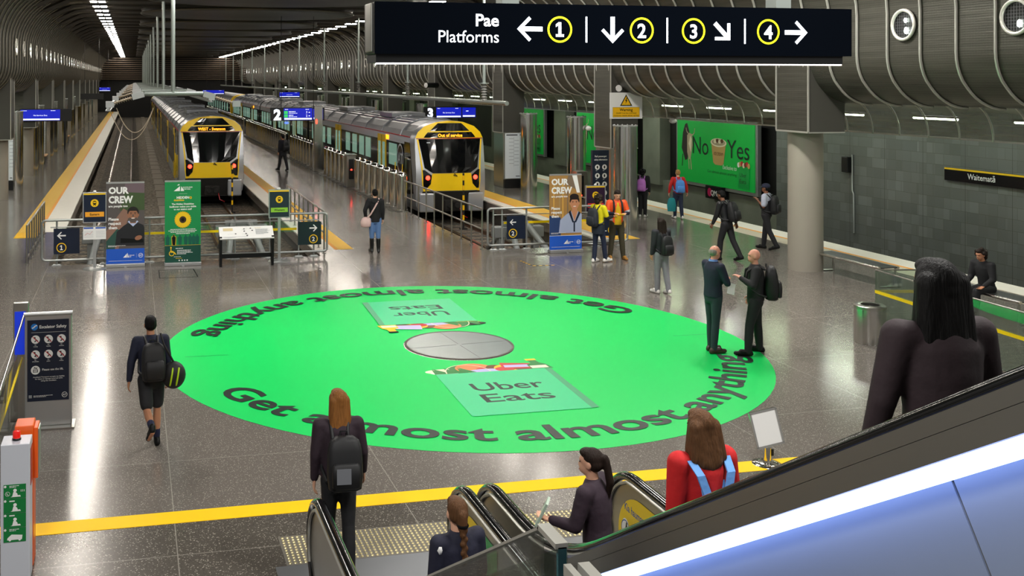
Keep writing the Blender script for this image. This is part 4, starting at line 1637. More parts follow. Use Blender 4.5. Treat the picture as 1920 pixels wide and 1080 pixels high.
def crew(label, x, y, kind):
    w, h = .92, 2.08
    t = thing('roll_up_banner', label, 'banner', (x, y, 0))
    stand(t, w, h)
    mb = MB()
    if kind == 0:
        cols = ['#57504f', '#3f5230', '#8d6b5c', '#6c5a62', '#2a4f46']
    else:
        cols = ['#a87f46', '#d9a84e', '#7c6a58', '#a98c5c', '#27406e']
    pm = [mat('banner%d_%d' % (kind, i), c, .45) for i, c in enumerate(cols)]
    mats = [pm[0], M_PWHITE, B_BLUE, B_SKIN1 if kind == 0 else B_SKIN2, B_HAIR, mat('banner_cloth%d' % kind, '#1b1d22' if kind == 0 else '#a8b4cf', .45), M_NAVY] + pm[1:] + [mat('banner_shirt', '#b9c6e6', .45), M_PBLACK, mat('banner_beard', '#5a504c', .45), mat('banner_smile', '#e9d5cb', .45)]
    mb.bx(-w / 2, w / 2, -.008, .004, .085, h - .02)
    a = Art(mb, (-w / 2, -.0085, .085), step=.0008)
    if kind == 0:
        a.poly([(w * .35, 1.3), (w, 1.3), (w, 1.98), (w * .55, 1.98)], 7)
        a.poly([(w * .45, 1.75), (w, 1.72), (w, 1.98), (w * .5, 1.98)], 9)
        a.poly([(0, .3), (w * .3, .3), (w * .62, 1.25), (w * .45, 1.35), (0, .8)], 8)
        a.poly([(0, .3), (w * .2, .3), (w * .4, .8), (w * .28, .85), (0, .55)], 10)
    else:
        for q, c in ((.12, 7), (.4, 7), (.55, 8), (.3, 9)):
            a.rect(w * q, .5, w * q + .03, 1.75, c)
        a.poly([(0, .3), (w * .35, .3), (w * .35, .85), (0, .9)], 10)
        a.poly([(w * .5, 1.75), (w, 1.5), (w, 1.95), (w * .6, 1.98)], 8)
        a.poly([(w * .7, 1.98), (w * .85, 1.5), (w * .95, 1.5), (w * .85, 1.98)], 1)
    # the pictured crew member, chest up
    cxp = w * .70 if kind == 0 else w * .78
    hz = 1.17 if kind == 0 else 1.2
    lo = .43
    sh = w * .34 if kind == 0 else w * .36
    a.poly([(max(.0, cxp - sh - .12), lo), (max(.02, cxp - sh - .08), .78), (cxp - sh * .7, .93), (cxp - .1, 1.0), (cxp + .1, 1.0), (min(w, cxp + sh * .8), .93), (w, .86), (w, lo)], 5)
    if kind == 0:
        a.poly([(cxp - .13, 1.02), (cxp, .9), (cxp + .13, 1.02), (cxp + .08, 1.06), (cxp - .08, 1.06)], 11)
        a.poly([(cxp - .3, .62), (cxp + .25, .58), (cxp + .25, .5), (cxp - .3, .5)], 12)
        a.ell(cxp + .13, .62, .09, .055, 3, rot=.3)
    else:
        a.poly([(cxp - .17, .98), (cxp - .12, 1.04), (cxp - .02, .72), (cxp - .06, .7)], 6)
        a.poly([(cxp + .12, 1.0), (cxp + .17, .96), (cxp + .04, .7), (cxp, .72)], 6)
        a.poly([(cxp - .1, 1.02), (cxp + .1, 1.02), (cxp, .74)], 3)
        a.rect(cxp - .03, .46, cxp + .01, .74, 6)
    a.rect(cxp - .07, .98, cxp + .07, 1.12, 3)
    a.ell(cxp, hz + .085, .14, .135 if kind == 0 else .15, 4, 28)
    if kind:
        a.ell(cxp - .01, hz + .19, .13, .085, 4, 24)
    a.ell(cxp, hz + .0, .122, .15, 3, 28)
    if kind == 0:
        a.ell(cxp, hz - .09, .105, .085, 13, 20)
        a.ell(cxp, hz - .02, .09, .05, 3, 20)
    a.poly([(cxp - .12, hz + .06), (cxp - .12, hz + .15), (cxp, hz + .2), (cxp + .12, hz + .15), (cxp + .12, hz + .06), (cxp + .085, hz + .115), (cxp - .085, hz + .115)], 4)
    for s in (-1, 1):
        a.ell(cxp + s * .05, hz + .045, .018, .009, 4, 10)
        a.rect(cxp + s * .05 - .028, hz + .066, cxp + s * .05 + .028, hz + .076, 4)
        a.ell(cxp + s * .13, hz + .01, .018, .035, 3, 10)
    a.poly([(cxp - .012, hz + .03), (cxp + .012, hz + .03), (cxp + .02, hz - .025), (cxp - .02, hz - .025)], 13 if kind == 0 else 3)
    a.ell(cxp, hz - .065, .045, .014, 14, 14)
    a.text('OUR', w * .06, 1.72, .16, 1, bold=.045)
    a.text('CREW', w * .06, 1.49, .17, 1, bold=.045, width=w * .64)
    a.text('are people too', w * .06, 1.385, .055, 1, bold=.03, width=w * .5)
    for k, s in enumerate(('Please', 'respect', 'them')):
        a.text(s, w * .06, 1.06 - k * .105, .072, 1, bold=.035)
    a.lines(w * .05, .40 + .05, w * .55, .045, 2, 1)
    a.rect(0, 0, w, .36, 2)
    a.poly([(0, .36), (w, .36), (w, .37), (0, .37)], 1) if kind else None
    marks(a, w, 1)
    mb.build('printed_sheet', mats, t)
    return t


crew('tall roll up banner reading OUR CREW picturing a bearded person in a black jumper', -.19, 25.62, 0)
crew('gold roll up banner reading OUR CREW with a smiling person in a pale blue shirt', 11.27, 25.3, 1)

w, h = .88, 2.1
t = thing('roll_up_banner', 'green roll up banner with a big yellow sunflower', 'banner', (1.2, 25.5, 0))
stand(t, w, h)
mb = MB()
G1, G2 = mat('banner_green', '#158a4b', .4), mat('banner_dark_green', '#0f4a3c', .4)
mats = [G1, M_PWHITE, M_PYEL, mat('sunflower_heart', '#3a2413', .5), G2, mat('banner_figures', '#0f5a4a', .4), mat('sunflower_petal', '#f0b90f', .5), M_PBLACK]
mb.bx(-w / 2, w / 2, -.008, .004, .085, h - .02)
a = Art(mb, (-w / 2, -.0085, .085), step=.0008)
a.poly([(w * .25, 1.76), (w * .42, 1.76), (w * .42, 1.88)], 1)
a.poly([(w * .34, 1.9), (w * .4, 1.94), (w * .41, 1.9)], 1)
a.poly([(w * .44, 1.76), (w * .54, 1.76), (w * .46, 1.88)], 1)
a.text('AUCKLAND', w * .5, 1.835, .032, 1, bold=.02)
a.text('ONE RAIL', w * .5, 1.79, .032, 1, bold=.02)
a.rect(w * .4, 1.69, w * .62, 1.694, 1)
a.text('HIDDEN', w * .33, 1.57, .06, 1, bold=.04)
a.text('disabilities', w * .25, 1.515, .045, 2, bold=.03)
a.ell(w * .72, 1.59, .03, .03, 2, 16)
a.ell(w * .72, 1.59, .014, .014, 3, 12)
for k, s in enumerate(('The Hidden Disabilities', 'Sunflower makes you visible', 'to our station staff')):
    a.text(s, w * .5, 1.42 - k * .065, .042, 1, 'c', bold=.03)
cx_, cz_ = w * .5, 1.05
for ring_, (r0, ln, wd, kk, off) in enumerate(((.13, .1, .035, 24, 0), (.12, .085, .035, 24, .13))):
    for k in range(kk):
        th = 2 * pi * k / kk + off
        a.ell(cx_ + r0 * cos(th), cz_ + r0 * sin(th), ln * .8, wd, 2 if ring_ else 6, 10, th)
        a.k -= .2
a.ell(cx_, cz_, .085, .085, 3, 24)
a.ell(cx_, cz_, .04, .04, 7, 16)
a.lines(w * .08, .83, w * .84, .14, 4, 1, 'c')
for k, q in enumerate((.08, .25, .42, .58, .7, .8, .9)):
    c_ = 7 if q == .25 else 5
    if q == .25:
        a.ell(w * q, .66, .024, .024, 2, 12)
        a.poly([(w * q - .05, .42), (w * q + .05, .42), (w * q + .058, .64), (w * q - .058, .64)], 2)
    a.ell(w * q, .66, .02, .02, c_, 12)
    a.poly([(w * q - .035, .42), (w * q + .035, .42), (w * q + .05, .62), (w * q, .65), (w * q - .05, .62)], c_)
a.rect(0, 0, w, .42, 4)
a.rect(0, .416, w, .422, 2)
a.ell(w * .17, .365, .02, .02, 2, 12)
a.stroke([(w * .17, .34), (w * .17, .25), (w * .26, .25), (w * .31, .19)], .02, 2)
a.ring(w * .19, .22, .05, .066, 2, 24)
a.lines(w * .3, .36, w * .5, .035, 1, 1)
a.lines(w * .34, .31, w * .45, .12, 4, 1, seed=4)
a.lines(w * .25, .15, w * .45, .025, 1, 1)
a.lines(w * .3, .11, w * .4, .025, 1, 2)
for q in (.4, .48, .55, .62):
    a.ell(w * q, .045, .018, .018, 1, 10)
mb.build('printed_sheet', mats, t)

# ---------------------------------------------------------------- sloping information board
t = thing('information_lectern', 'sloping white map board on a black steel frame before the barrier', 'information board', (2.74, 25.2, 0))
for sx in (-.64, .64):
    mb = MB()
    mb.prism([(sx - .03, -.16, 0), (sx - .03, -.02, 0), (sx - .03, .18, .92), (sx - .03, -.2, .72)], (.06, 0, 0))
    mb.build('side_leg', M_PBLACK, t)
MB().bx(-.62, .62, -.09, -.03, .2, .3).build('lower_bar', M_PBLACK, t)
mb = MB()
ey = Vector((0, .36, .24)).normalized()
L_ = .44
p0 = Vector((-.67, -.22, .70))
q = [p0, p0 + Vector((1.34, 0, 0)), p0 + Vector((1.34, 0, 0)) + ey * L_, p0 + ey * L_]
mb.prism(q, Vector((0, .24, -.36)).normalized() * .03)
a = Art(mb, p0, (1, 0, 0), ey, .0012)
a.k = 2
a.rect(.1, .28, .34, .38, 1)
for u, v in ((.62, .34), (.78, .36), (.62, .26), (.82, .28), (.4, .17), (.66, .17), (.68, .1)):
    a.ell(u, v, .022, .018, 2, 10)
a.stroke([(.55, .3), (.7, .36), (.86, .33)], .004, 3)
a.stroke([(.2, .16), (.4, .17)], .004, 3)
a.stroke([(.55, .16), (.72, .13)], .004, 3)
a.lines(.08, .07, .75, .04, 2, 3)
a.lines(.88, .38, .35, .03, 1, 1)
a.lines(.9, .33, .36, .2, 8, 3, seed=9)
mb.build('map_board', [M_PWHITE, mat('map_sand', '#d8c79a', .5), M_PBLACK, M_GREY], t)

# ---------------------------------------------------------------- the hanging platform sign
L_SIGN = mat('sign_lit_white', '#ffffff', emit=2.6, ecol='#eaf4ff')
L_SIGNY = mat('sign_lit_yellow', '#f4f01c', emit=1.7, ecol='#eaf000')
L_LINE = mat('sign_underlight', '#ffffff', emit=6.0, ecol='#fff4ea')
M_GLOSS = mat('sign_gloss_face', '#03070f', 0.14, spec=.08)
t = thing('hanging_platform_sign', 'long black lit sign with white arrows and platform numbers hung from the ceiling', 'sign', (4.89, 9.5, 4.85))
MB().bx(-2.62, 2.62, .02, .46, 0, .505).build('case', M_PBLACK, t, bevel=.012)
mb = MB().bx(-2.62, 2.62, 0, .02, .0, .505)
a = Art(mb, (-4.89, -.0005, -4.85), step=.0015)
a.text('Pae', 3.527, 5.13, .122, 1, 'r', bold=.02, width=.238, res=4)
a.text('Platforms', 3.527, 4.967, .123, 1, 'r', bold=.0, width=.62, res=4)
NUM = ((4.171, '1'), (5.063, '2'), (5.644, '3'), (6.507, '4'))
for x, s in NUM:
    a.ring(x, 5.103, .112, .132, 2, 40)
    if s == '1':
        a.one(x, 5.03, .145, 1, .22)
    else:
        a.text(s, x, 5.03, .145, 1, 'c', bold=.022, res=4)
for x in (4.455, 5.346, 6.232):
    a.rect(x - .009, 4.975, x + .009, 5.235, 1)


def bigarrow(x, z, L, ang):
    c, s = cos(ang), sin(ang)
    R = lambda p, q: (x + p * c - q * s, z + p * s + q * c)
    w_ = .047
    a.poly([R(-L / 2, -w_ / 2), R(L / 2 - .045, -w_ / 2), R(L / 2 - .045, w_ / 2), R(-L / 2, w_ / 2)], 1)
    hd = .125
    d = w_ * .72
    for g in (1, -1):
        a.poly([R(L / 2, 0), R(L / 2 - hd, g * hd), R(L / 2 - hd - d * .7, g * (hd - d * .75)), R(L / 2 - d * 1.42, 0)], 1)


bigarrow(3.85, 5.105, .268, pi)
bigarrow(4.74, 5.103, .268, -pi / 2)
bigarrow(5.972, 5.098, .25, -pi / 4)
bigarrow(6.832, 5.098, .268, 0)
mb.build('sign_face', [M_GLOSS, L_SIGN, L_SIGNY], t, fix=False)
MB().bx(-2.6, 2.54, .04, .42, -.085, 0).build('lower_channel', M_PBLACK, t)
MB().bx(-2.59, 2.53, .042, .075, -.098, -.085).build('under_light', L_LINE, t)
MB().bx(-2.635, -2.6, .1, .36, .02, .5).build('end_cap', M_STEEL, t, bevel=.01)
for sx in (-1.2, 1.87):
    MB().bx(sx - .09, sx + .09, .1, .28, .5, 3.15).build('drop_post', M_POLE, t)

# ---------------------------------------------------------------- warning plate, information pillar, camera
t = thing('warning_sign', 'white warning plate with a yellow high voltage triangle on a column', 'sign', (15.86, 30.8, 3.32))
mb = MB()
mb.mi = 0
mb.bx(-.58, .58, 0, .015, 0, .86)
a = Art(mb, (-.58, -.0005, 0))
a.poly([(.58 - .22, .42), (.58 + .22, .42), (.58, .8)], 2)
a.poly([(.58 - .165, .452), (.58 + .165, .452), (.58, .738)], 1)
a.poly([(.6, .7), (.54, .58), (.58, .59), (.55, .47), (.63, .62), (.585, .61), (.63, .7)], 2)
a.rect(.1, .05, 1.06, .38, 2)
a.rect(.106, .056, 1.054, .374, 1)
a.text('Warning', .58, .25, .095, 2, 'c', bold=.02)
a.text('25,000 Volt live overhead', .58, .165, .042, 2, 'c', bold=.01, width=.72)
a.text('conductor beams above rail line', .58, .085, .042, 2, 'c', bold=.01, width=.9)
mb.build('plate', [M_PWHITE, M_YEL, M_PBLACK], t)
MB().bx(-.03, .03, .015, .3, .3, .5).build('bracket', M_GALV, t)
t = thing('loudspeaker', 'white round loudspeaker above the warning plate', 'loudspeaker', (15.62, 30.95, 4.32))
MB().cyl((0, -.12, 0), (0, -.1, 0), .11, n=24).build('front', M_PWHITE, t)
MB().cyl((0, -.1, 0), (0, .3, 0), .105, n=24).build('can', M_BLACK, t)
t = thing('loudspeaker', 'black horn loudspeaker on a farther column above the out of service train', 'loudspeaker', (15.2, 50.55, 4.32))
MB().cyl((-.4, 0, 0), (.3, .3, 0), .13, n=18).build('can', M_BLACK, t)
MB().cyl((-.42, -.01, 0), (-.4, 0, 0), .13, n=18).build('front', M_PWHITE, t)
t = thing('information_pillar', 'tall navy safety board with two columns of white round symbols', 'information board', (14.92, 30.72, 0))
mb = MB()
mb.bx(-.29, .29, 0, .12, .05, 2.3)
a = Art(mb, (-.29, -.0005, .05))
a.text('Rail passenger', .29, 2.03, .055, 1, 'c', bold=.02, width=.42)
a.text('safety information', .29, 1.92, .055, 1, 'c', bold=.02, width=.46)
for r in range(6):
    for c_ in range(2):
        u, v = .17 + c_ * .25, 1.7 - r * .28
        a.ell(u, v, .085, .085, 1, 22)
        a.ell(u, v, .028, .05, 2, 10)
        a.lines(u - .06, v - .1, .12, .03, 1, 1)
mb.build('board', [M_NAVY, M_PWHITE, M_PBLACK], t)
MB().bx(-.3, .3, .02, .1, 0, .05).build('foot', M_BLACK, t)
t = thing('ticket_post', 'narrow steel card reader with a red lamp behind the gold banner', 'card reader', (15.1, 32.6, 0))
MB().bx(-.2, .2, -.1, .3, 0, 1.45).build('body', M_STEEL, t, bevel=.02)
MB().bx(-.13, .05, -.12, -.09, .5, 1.3).build('screen', M_BLACK, t)
MB().ball((-.05, -.125, .62), (.035, .01, .035), 10, 6).build('red_lamp', L_RED, t)
t = thing('security_camera', 'small white dome camera fixed to the middle steel drum', 'camera', (16.95, 35.95, 2.75))
mb = MB().ball((0, 0, 0), (.11, .11, .09), 14, 8)
mb.bx(-.05, .05, 0, .2, .04, .1)
mb.build('dome', M_PWHITE, t)
for i, (x, y, lb) in enumerate(((18.0, 31.6, 'white dome camera under the canopy edge near the green billboard corner'), (18.0, 24.9, 'white dome camera under the canopy edge beside the nearest column'))):
    t = thing('security_camera', lb, 'camera', (x, y, 3.2))
    mb = MB().ball((0, 0, 0), (.13, .13, .09), 14, 8)
    mb.cyl((0, 0, .04), (0, 0, .09), .1, n=16)
    mb.build('dome', M_PWHITE, t)

t = thing('floodlight', 'small grey floodlight with a looped cable beside the nearest column', 'floodlight', (16.62, 21.75, 3.62))
MB().cyl((0, -.1, 0), (0, .12, .03), .1, .13, 16).build('head', M_GALV, t)
MB().bx(-.02, .02, -.02, .02, 0, .43).build('bracket', M_GALV, t)
MB().tube([(.1 * sin(a_) - .1, .1, .25 + .22 * cos(a_)) for a_ in [i * .4 for i in range(13)]], .012, 6).build('cable', M_BLACK, t)

# ---------------------------------------------------------------- billboards
B_G = mat('billboard_green', '#0a9a3c', .4, emit=.22, ecol='#06a83a')


def billboard(y0, y1, label):
    t = thing('billboard', label, 'billboard', (22.4, (y0 + y1) / 2, .42))
    W = y1 - y0
    H = 2.5
    MB().bx(.02, .2, -W / 2 - .12, W / 2 + .12, -.14, H + .12).build('frame', M_GALV, t, bevel=.02)
    mb = MB().bx(0, .02, -W / 2, W / 2, 0, H)
    a = Art(mb, (-.0005, W / 2, 0), (0, -1, 0), (0, 0, 1), .003)
    # a brown and white cow seen from behind, and a tub of ice cream
    a.poly([(.35, 1.35), (.45, 2.0), (.62, 2.35), (.78, 2.4), (.95, 2.05), (.98, 1.6), (.9, 1.2), (.8, .9), (.62, .85), (.5, 1.1)], 2)
    a.poly([(.78, 1.2), (.78, 1.9), (.95, 2.0), (1.15, 1.95), (1.2, 1.5), (1.05, .95), (.9, .9)], 3)
    a.poly([(.9, 1.55), (1.02, 1.9), (1.12, 1.75), (1.06, 1.2)], 4)
    a.stroke([(1.15, 1.9), (1.32, 2.0), (1.36, 2.2)], .05, 3)
    a.stroke([(.9, 1.95), (.75, 2.05), (.7, 2.2)], .05, 3)
    a.stroke([(.45, 1.1), (.4, .6)], .06, 2)
    a.stroke([(.9, .95), (.95, .5)], .06, 3)
    a.stroke([(1.05, .95), (1.12, .5)], .06, 3)
    a.text('No', 1.22, 1.18, .74, 1, bold=.0, width=1.15, res=4)
    a.poly([(2.58, 1.72), (2.72, .92), (2.86, .84), (3.3, .84), (3.44, .92), (3.6, 1.72)], 5)
    a.ell(3.09, 1.72, .55, .17, 4, 28)
    a.ell(3.09, 1.73, .47, .13, 3, 28)
    for q in range(4):
        a.ell(2.85 + q * .16, 1.76 + .03 * (q % 2), .1, .08, 6 if q % 2 else 4, 12)
    a.text('ICE CREAM', 3.09, 1.22, .13, 6, 'c', width=.62)
    a.text('Yes', 3.68, 1.18, .74, 1, bold=.0, width=1.45, res=4)
    a.text('Exclusive to', 4.32, .72, .17, 7, 'r', width=.92)
    a.text('Get almost almost anything', 4.32, .5, .12, 1, 'r', width=2.0)
    a.poly([(4.42, .1), (5.14, .1), (5.16, .88), (4.4, .88)], 8)
    a.text('Uber', 4.52, .52, .16, 1, width=.42)
    a.text('Eats', 4.52, .28, .16, 1, width=.42)
    for q in range(7):
        a.ell(4.45 + q * .11, .96 + .03 * (q % 3), .085, .1, (7, 5, 9, 4, 6, 9, 5)[q], 10)
    mb.build('poster', [B_G, D_INK, mat('cow_dark', '#241a16', .5), mat('cow_pale', '#b9a789', .5), D_MISC[3], mat('tub_card', '#c9a365', .5), D_MISC[6], M_PWHITE, mat('billboard_bag', '#12a84a', .4), D_MISC[0]], t, fix=False)
    return t


billboard(33.5, 38.95, 'green billboard reading No Yes with a cow and ice cream tub, beside the nearest column')
billboard(43.4, 48.85, 'green billboard half hidden behind the middle steel drum')
billboard(53.3, 58.75, 'green billboard behind the farther steel drum and map case')
t = thing('small_sign', 'small black sign with a pink spot below the nearest billboard', 'sign', (22.25, 36.0, -.08))
mb = MB().bx(0, .3, -.56, .56, 0, .5)
a = Art(mb, (-.0005, .56, 0), (0, -1, 0), (0, 0, 1), .002)
a.ell(.3, .25, .15, .17, 1, 24)
a.text('QMS', .38, .14, .21, 2, bold=.02, width=.55)
mb.build('plate', [M_PBLACK, mat('pink_spot', '#c2185b', .4), M_PWHITE], t)
t = thing('station_name_sign', 'black station name board with a yellow top line on the grey tiled wall', 'sign', (22.52, 22.9, 1.76))
mb = MB().bx(0, .08, -1.78, 1.78, 0, .36)
a = Art(mb, (-.0005, 1.78, 0), (0, -1, 0), (0, 0, 1), .002)
a.rect(0, .31, 3.56, .36, 1)
a.text('Waitemat\u0101', 1.28, .095, .165, 2, 'c', bold=.01, width=.92)
mb.build('board', [mat('name_board', '#06070c', .25), M_PYEL, M_PWHITE], t)
t = thing('wall_device', 'small black wall box with a bent grey conduit on the tiled wall', 'wall box', (22.5, 28.5, 0))
MB().bx(-.1, .1, .05, .33, 1.62, 2.12).build('box', M_BLACK, t, bevel=.02)
MB().tube([(.05, 0, 2.2), (.05, 0, 1.05), (.05, -.06, .95), (.05, -.08, -.3)], .03, 8).build('conduit', M_GALV, t)

# ---------------------------------------------------------------- bench, bin, glass balustrade, small sign stand


def bench(x, y, L, label):
    t = thing('bench', label, 'bench', (x, y, 0))
    mb = MB().bx(-.2, .24, -L / 2, L / 2, .43, .455)
    mb.build('black_seat', mat('bench_slats', '#1b1c1d', .4), t, bevel=.008)
    MB().tube([(-.23, -L / 2, .44), (-.23, L / 2, .44)], .035, 10).build('front_rail', M_CHROME, t)
    MB().tube([(.26, -L / 2, .44), (.26, L / 2, .44)], .03, 10).build('rear_rail', M_STEEL, t)
    for yy in (-L / 2 + .06, L / 2 - .1):
        for xx in (-.2, .23):
            MB().cyl((xx, yy, 0), (xx, yy, .43), .025, n=10).build('leg', M_STEEL, t)
        MB().cyl((-.2, yy, .02), (.23, yy, .02), .018, n=8).build('stretcher', M_STEEL, t)
    return t


bench(16.3, 20.55, 2.2, 'long black topped steel bench beside the nearest column')
bench(16.4, 16.9, 2.0, 'second bench carrying the seated person beyond the glass screen')
t = thing('litter_bin', 'round polished steel litter bin before the glass screen', 'bin', (12.62, 15.5, 0))
mb = MB().lathe([(.255, .0), (.26, .03), (.26, .60)], n=40)
mb.build('drum', mat('bin_steel', '#c6c5c0', 0.22, metal=1.0), t)
mb = MB().lathe([(.262, .60), (.262, .65), (.24, .665), (.15, .665), (.15, .63)], n=40)
mb.build('rim', M_STEEL, t)
MB().lathe([(.001, .55), (.15, .55)], n=24).build('opening', M_BLACK, t)


def glass_run(t, pts, z1, zs, posts=True):
    for (x0, y0), (x1, y1) in zip(pts, pts[1:]):
        d = Vector((x1 - x0, y1 - y0, 0))
        n_ = Vector((-d.y, d.x, 0)).normalized() * .008
        A_, B_ = Vector((x0, y0, .04)), Vector((x1, y1, .04))
        MB().prism([A_ - n_, B_ - n_, B_ + n_, A_ + n_], (0, 0, z1 - .04)).build('glass_panel', M_GGLASS, t)
        A_, B_ = Vector((x0, y0, zs)), Vector((x1, y1, zs))
        n2 = n_ * 1.4
        MB().prism([A_ - n2, B_ - n2, B_ + n2, A_ + n2], (0, 0, .055)).build('yellow_stripe', M_YSTRIPE, t)
        MB().prism([A_ - n2 * 2 - Vector((0, 0, zs)), B_ - n2 * 2 - Vector((0, 0, zs)), B_ + n2 * 2 - Vector((0, 0, zs)), A_ + n2 * 2 - Vector((0, 0, zs))], (0, 0, .06)).build('floor_channel', M_STEEL, t)
        MB().tube([Vector((x0, y0, z1)), Vector((x1, y1, z1))], .014, 8).build('top_edge', M_STEEL, t)


t = thing('glass_screen', 'green tinted glass screen with a yellow stripe behind the litter bin', 'glass screen', (0, 0, 0))
glass_run(t, [(13.55, 16.5), (14.5, 16.3)], 1.05, .62)
glass_run(t, [(13.55, 16.5), (13.35, 14.2), (13.2, 11.6)], 1.05, .62)
t = thing('sign_stand', 'small empty silver sign frame on a chrome post near the yellow line', 'sign stand', (7.42, 10.85, 0))
mb = MB().lathe([(.001, .03), (.1, .028), (.17, .01), (.175, 0)], n=28)
mb.build('base', M_CHROME, t)
MB().cyl((0, 0, .02), (0, 0, .2), .045, n=20).build('post', M_CHROME, t)
MB().bx(.04, .075, -.02, .02, .1, .18).build('belt_clip', M_BLACK, t)
Rm = Matrix.Rotation(radians(-8), 3, 'Y') @ Matrix.Rotation(radians(-12), 3, 'X')
fr = MB()
for (c_, s_) in (((0, 0, .2), (.37, .025, .025)), ((0, 0, -.2), (.37, .025, .025)), ((-.172, 0, 0), (.025, .025, .4)), ((.172, 0, 0), (.025, .025, .4))):
    fr.box(Rm @ Vector(c_) + Vector((-.01, 0, .43)), s_, Rm)
fr.build('frame', M_CHROME, t)
MB().box(Vector((-.01, 0, .43)), (.33, .012, .38), Rm).build('blank_sheet', M_PWHITE, t)

# ---------------------------------------------------------------- near side: escalator safety board, help point, lift glass
t = thing('escalator_safety_board', 'tall navy board of escalator safety symbols in a silver frame', 'sign', (-1.1, 13.98, 0))
MB().bx(-.3, .3, 0, .08, .02, 1.5).build('frame', M_ALU, t, bevel=.015)
MB().cyl((-.31, .02, 1.5), (.31, .02, 1.5), .03, n=12).build('top_tube', M_ALU, t)
mb = MB().bx(-.265, .265, -.012, .0, .36, 1.43)
a = Art(mb, (-.265, -.0125, .36), step=.001)
a.ell(.09, .98, .044, .044, 3, 28)
a.stroke([(.06, .965), (.085, .975), (.1, .995), (.125, 1.0)], .014, 1)
a.text('Escalator Safety', .155, .96, .042, 1, bold=.02, width=.345)
a.rect(.05, .905, .49, .908, 1)
R3 = random.Random(3)
for r in range(2):
    for c_ in range(3):
        u, v = .105 + c_ * .165, .815 - r * .195
        a.ell(u, v, .056, .056, 1, 26)
        a.ell(u - .01, v + .024, .011, .011, 2, 10)
        a.stroke([(u - .012, v + .015), (u + .012, v - .008), (u - .012, v - .03)], .013, 2)
        a.stroke([(u + .005, v - .002), (u + .03, v - .02)], .01, 2)
        if (r + c_) % 2:
            a.ring(u + .01, v - .02, .012, .018, 2, 14)
        a.stroke([(u - .04, v + .04), (u + .04, v - .04)], .009, 4)
        a.text('No', u, v - .078, .013, 1, 'c', bold=.02)
        a.text((('running', 'bicycles', 'scooters'), ('wheelchairs', 'prams', 'trolleys'))[r][c_], u, v - .098, .013, 1, 'c', bold=.02)
a.ell(.105, .415, .058, .058, 1, 26)
a.rect(.075, .385, .135, .425, 2)
for q in (.09, .105, .12):
    a.rect(q - .005, .39, q + .005, .42, 1)
a.stroke([(.085, .435), (.095, .455), (.105, .435)], .008, 2)
a.stroke([(.108, .45), (.118, .432), (.128, .45)], .008, 2)
a.text('Please use the lift.', .19, .405, .03, 1, bold=.01, width=.27)
for k, s in enumerate(('Auckland Transport accepts no liability', 'for injury or damage incurred while', 'using this escalator.')):
    a.text(s, .275, .315 - k * .025, .017, 1, 'c', bold=.01, width=(.4, .35, .2)[k])
a.rect(.02, .05, .06, .09, 5)
a.lines(.08, .085, .3, .03, 2, 1)
a.ring(.475, .075, .03, .036, 1, 24)
a.text('AT', .475, .062, .026, 1, 'c', bold=.02)
mb.build('board', [M_NAVY, M_PWHITE, M_PBLACK, mat('badge_blue', '#1e7fd6', .4), D_MISC[0], M_GREY], t)
MB().bx(-.34, .34, -.12, .22, 0, .025).build('base_plate', M_STEEL, t)

t = thing('help_cabinet', 'white defibrillator cabinet with green instruction panels and a red beacon', 'cabinet', (-1.055, 9.84, 0))
MB().bx(-.128, .128, -.13, .13, 0, 1.27).build('body', mat('cabinet_white', '#c9cdd6', .35), t, bevel=.006)
mb = MB()
G_ = mat('first_aid_green', '#0e7a3a', .4)
for k in range(4):
    z = .78 - k * .132
    mb.mi = 0
    mb.bx(-.1, .095, -.134, -.13, z, z + .128)
    a = Art(mb, (-.1, -.1345, z), step=.0006)
    a.ell(.014, .112, .011, .011, 1, 14)
    a.text(str(k + 1), .014, .107, .01, 0, 'c')
    a.lines(.05, .122, .11, .025, 2 if k % 3 == 0 else 1, 1)
    if k == 0:
        a.text('111', .15, .06, .02, 1, bold=.03)
        a.ring(.035, .045, .018, .021, 1, 20)
        a.stroke([(.028, .055), (.03, .04), (.043, .035)], .005, 1)
    if k < 3:
        a.ell(.1, .075, .016, .015, 1, 12)
        a.poly([(.075, .02), (.125, .02), (.12, .045), (.1, .065), (.085, .06)], 1)
        a.poly([(.06, .015), (.15, .015), (.145, .03), (.1, .03)], 1)
    else:
        a.poly([(.03, .02), (.16, .02), (.165, .06), (.07, .07), (.035, .04)], 1)
        a.ell(.055, .02, .011, .011, 1, 12)
        a.ell(.14, .02, .011, .011, 1, 12)
mb.build('instruction_panels', [G_, M_PWHITE], t)
mb = MB().lathe([(.04, 1.27), (.04, 1.285), (.036, 1.29)], n=20)
mb.build('beacon_base', M_BLACK, t)
MB().lathe([(.036, 1.29), (.036, 1.34), (.03, 1.352), (.001, 1.354)], n=20).build('red_beacon', mat('beacon_red', '#e01a10', .15, coat=.6, emit=.25, ecol='#d81408'), t)
MB().bx(.122, .132, -.06, .09, .86, 1.2).build('red_side_panel', mat('panel_red', '#b5301f', .3), t)
t = thing('orange_cabinet', 'bright orange emergency post standing behind the white cabinet', 'cabinet', (-.985, 10.15, 0))
M_OR = mat('orange_enamel', '#f0641a', .3, coat=.3)
MB().bx(-.11, .06, -.12, .12, 0, 1.33).build('post', M_OR, t, bevel=.008)
MB().bx(.06, .1, -.1, .12, .82, 1.3).build('door', M_OR, t, bevel=.006)
MB().bx(.1, .108, -.08, .1, .84, 1.28).build('door_edge', M_GALV, t)
t = thing('lift_screen', 'glass balustrade with sloping steel handrail and yellow line at the frame edge', 'glass screen', (-1.5, 13.0, 0))
MB().bx(-.02, .0, -1.5, 1.15, .05, .95).build('glass_panel', M_GLASS, t)
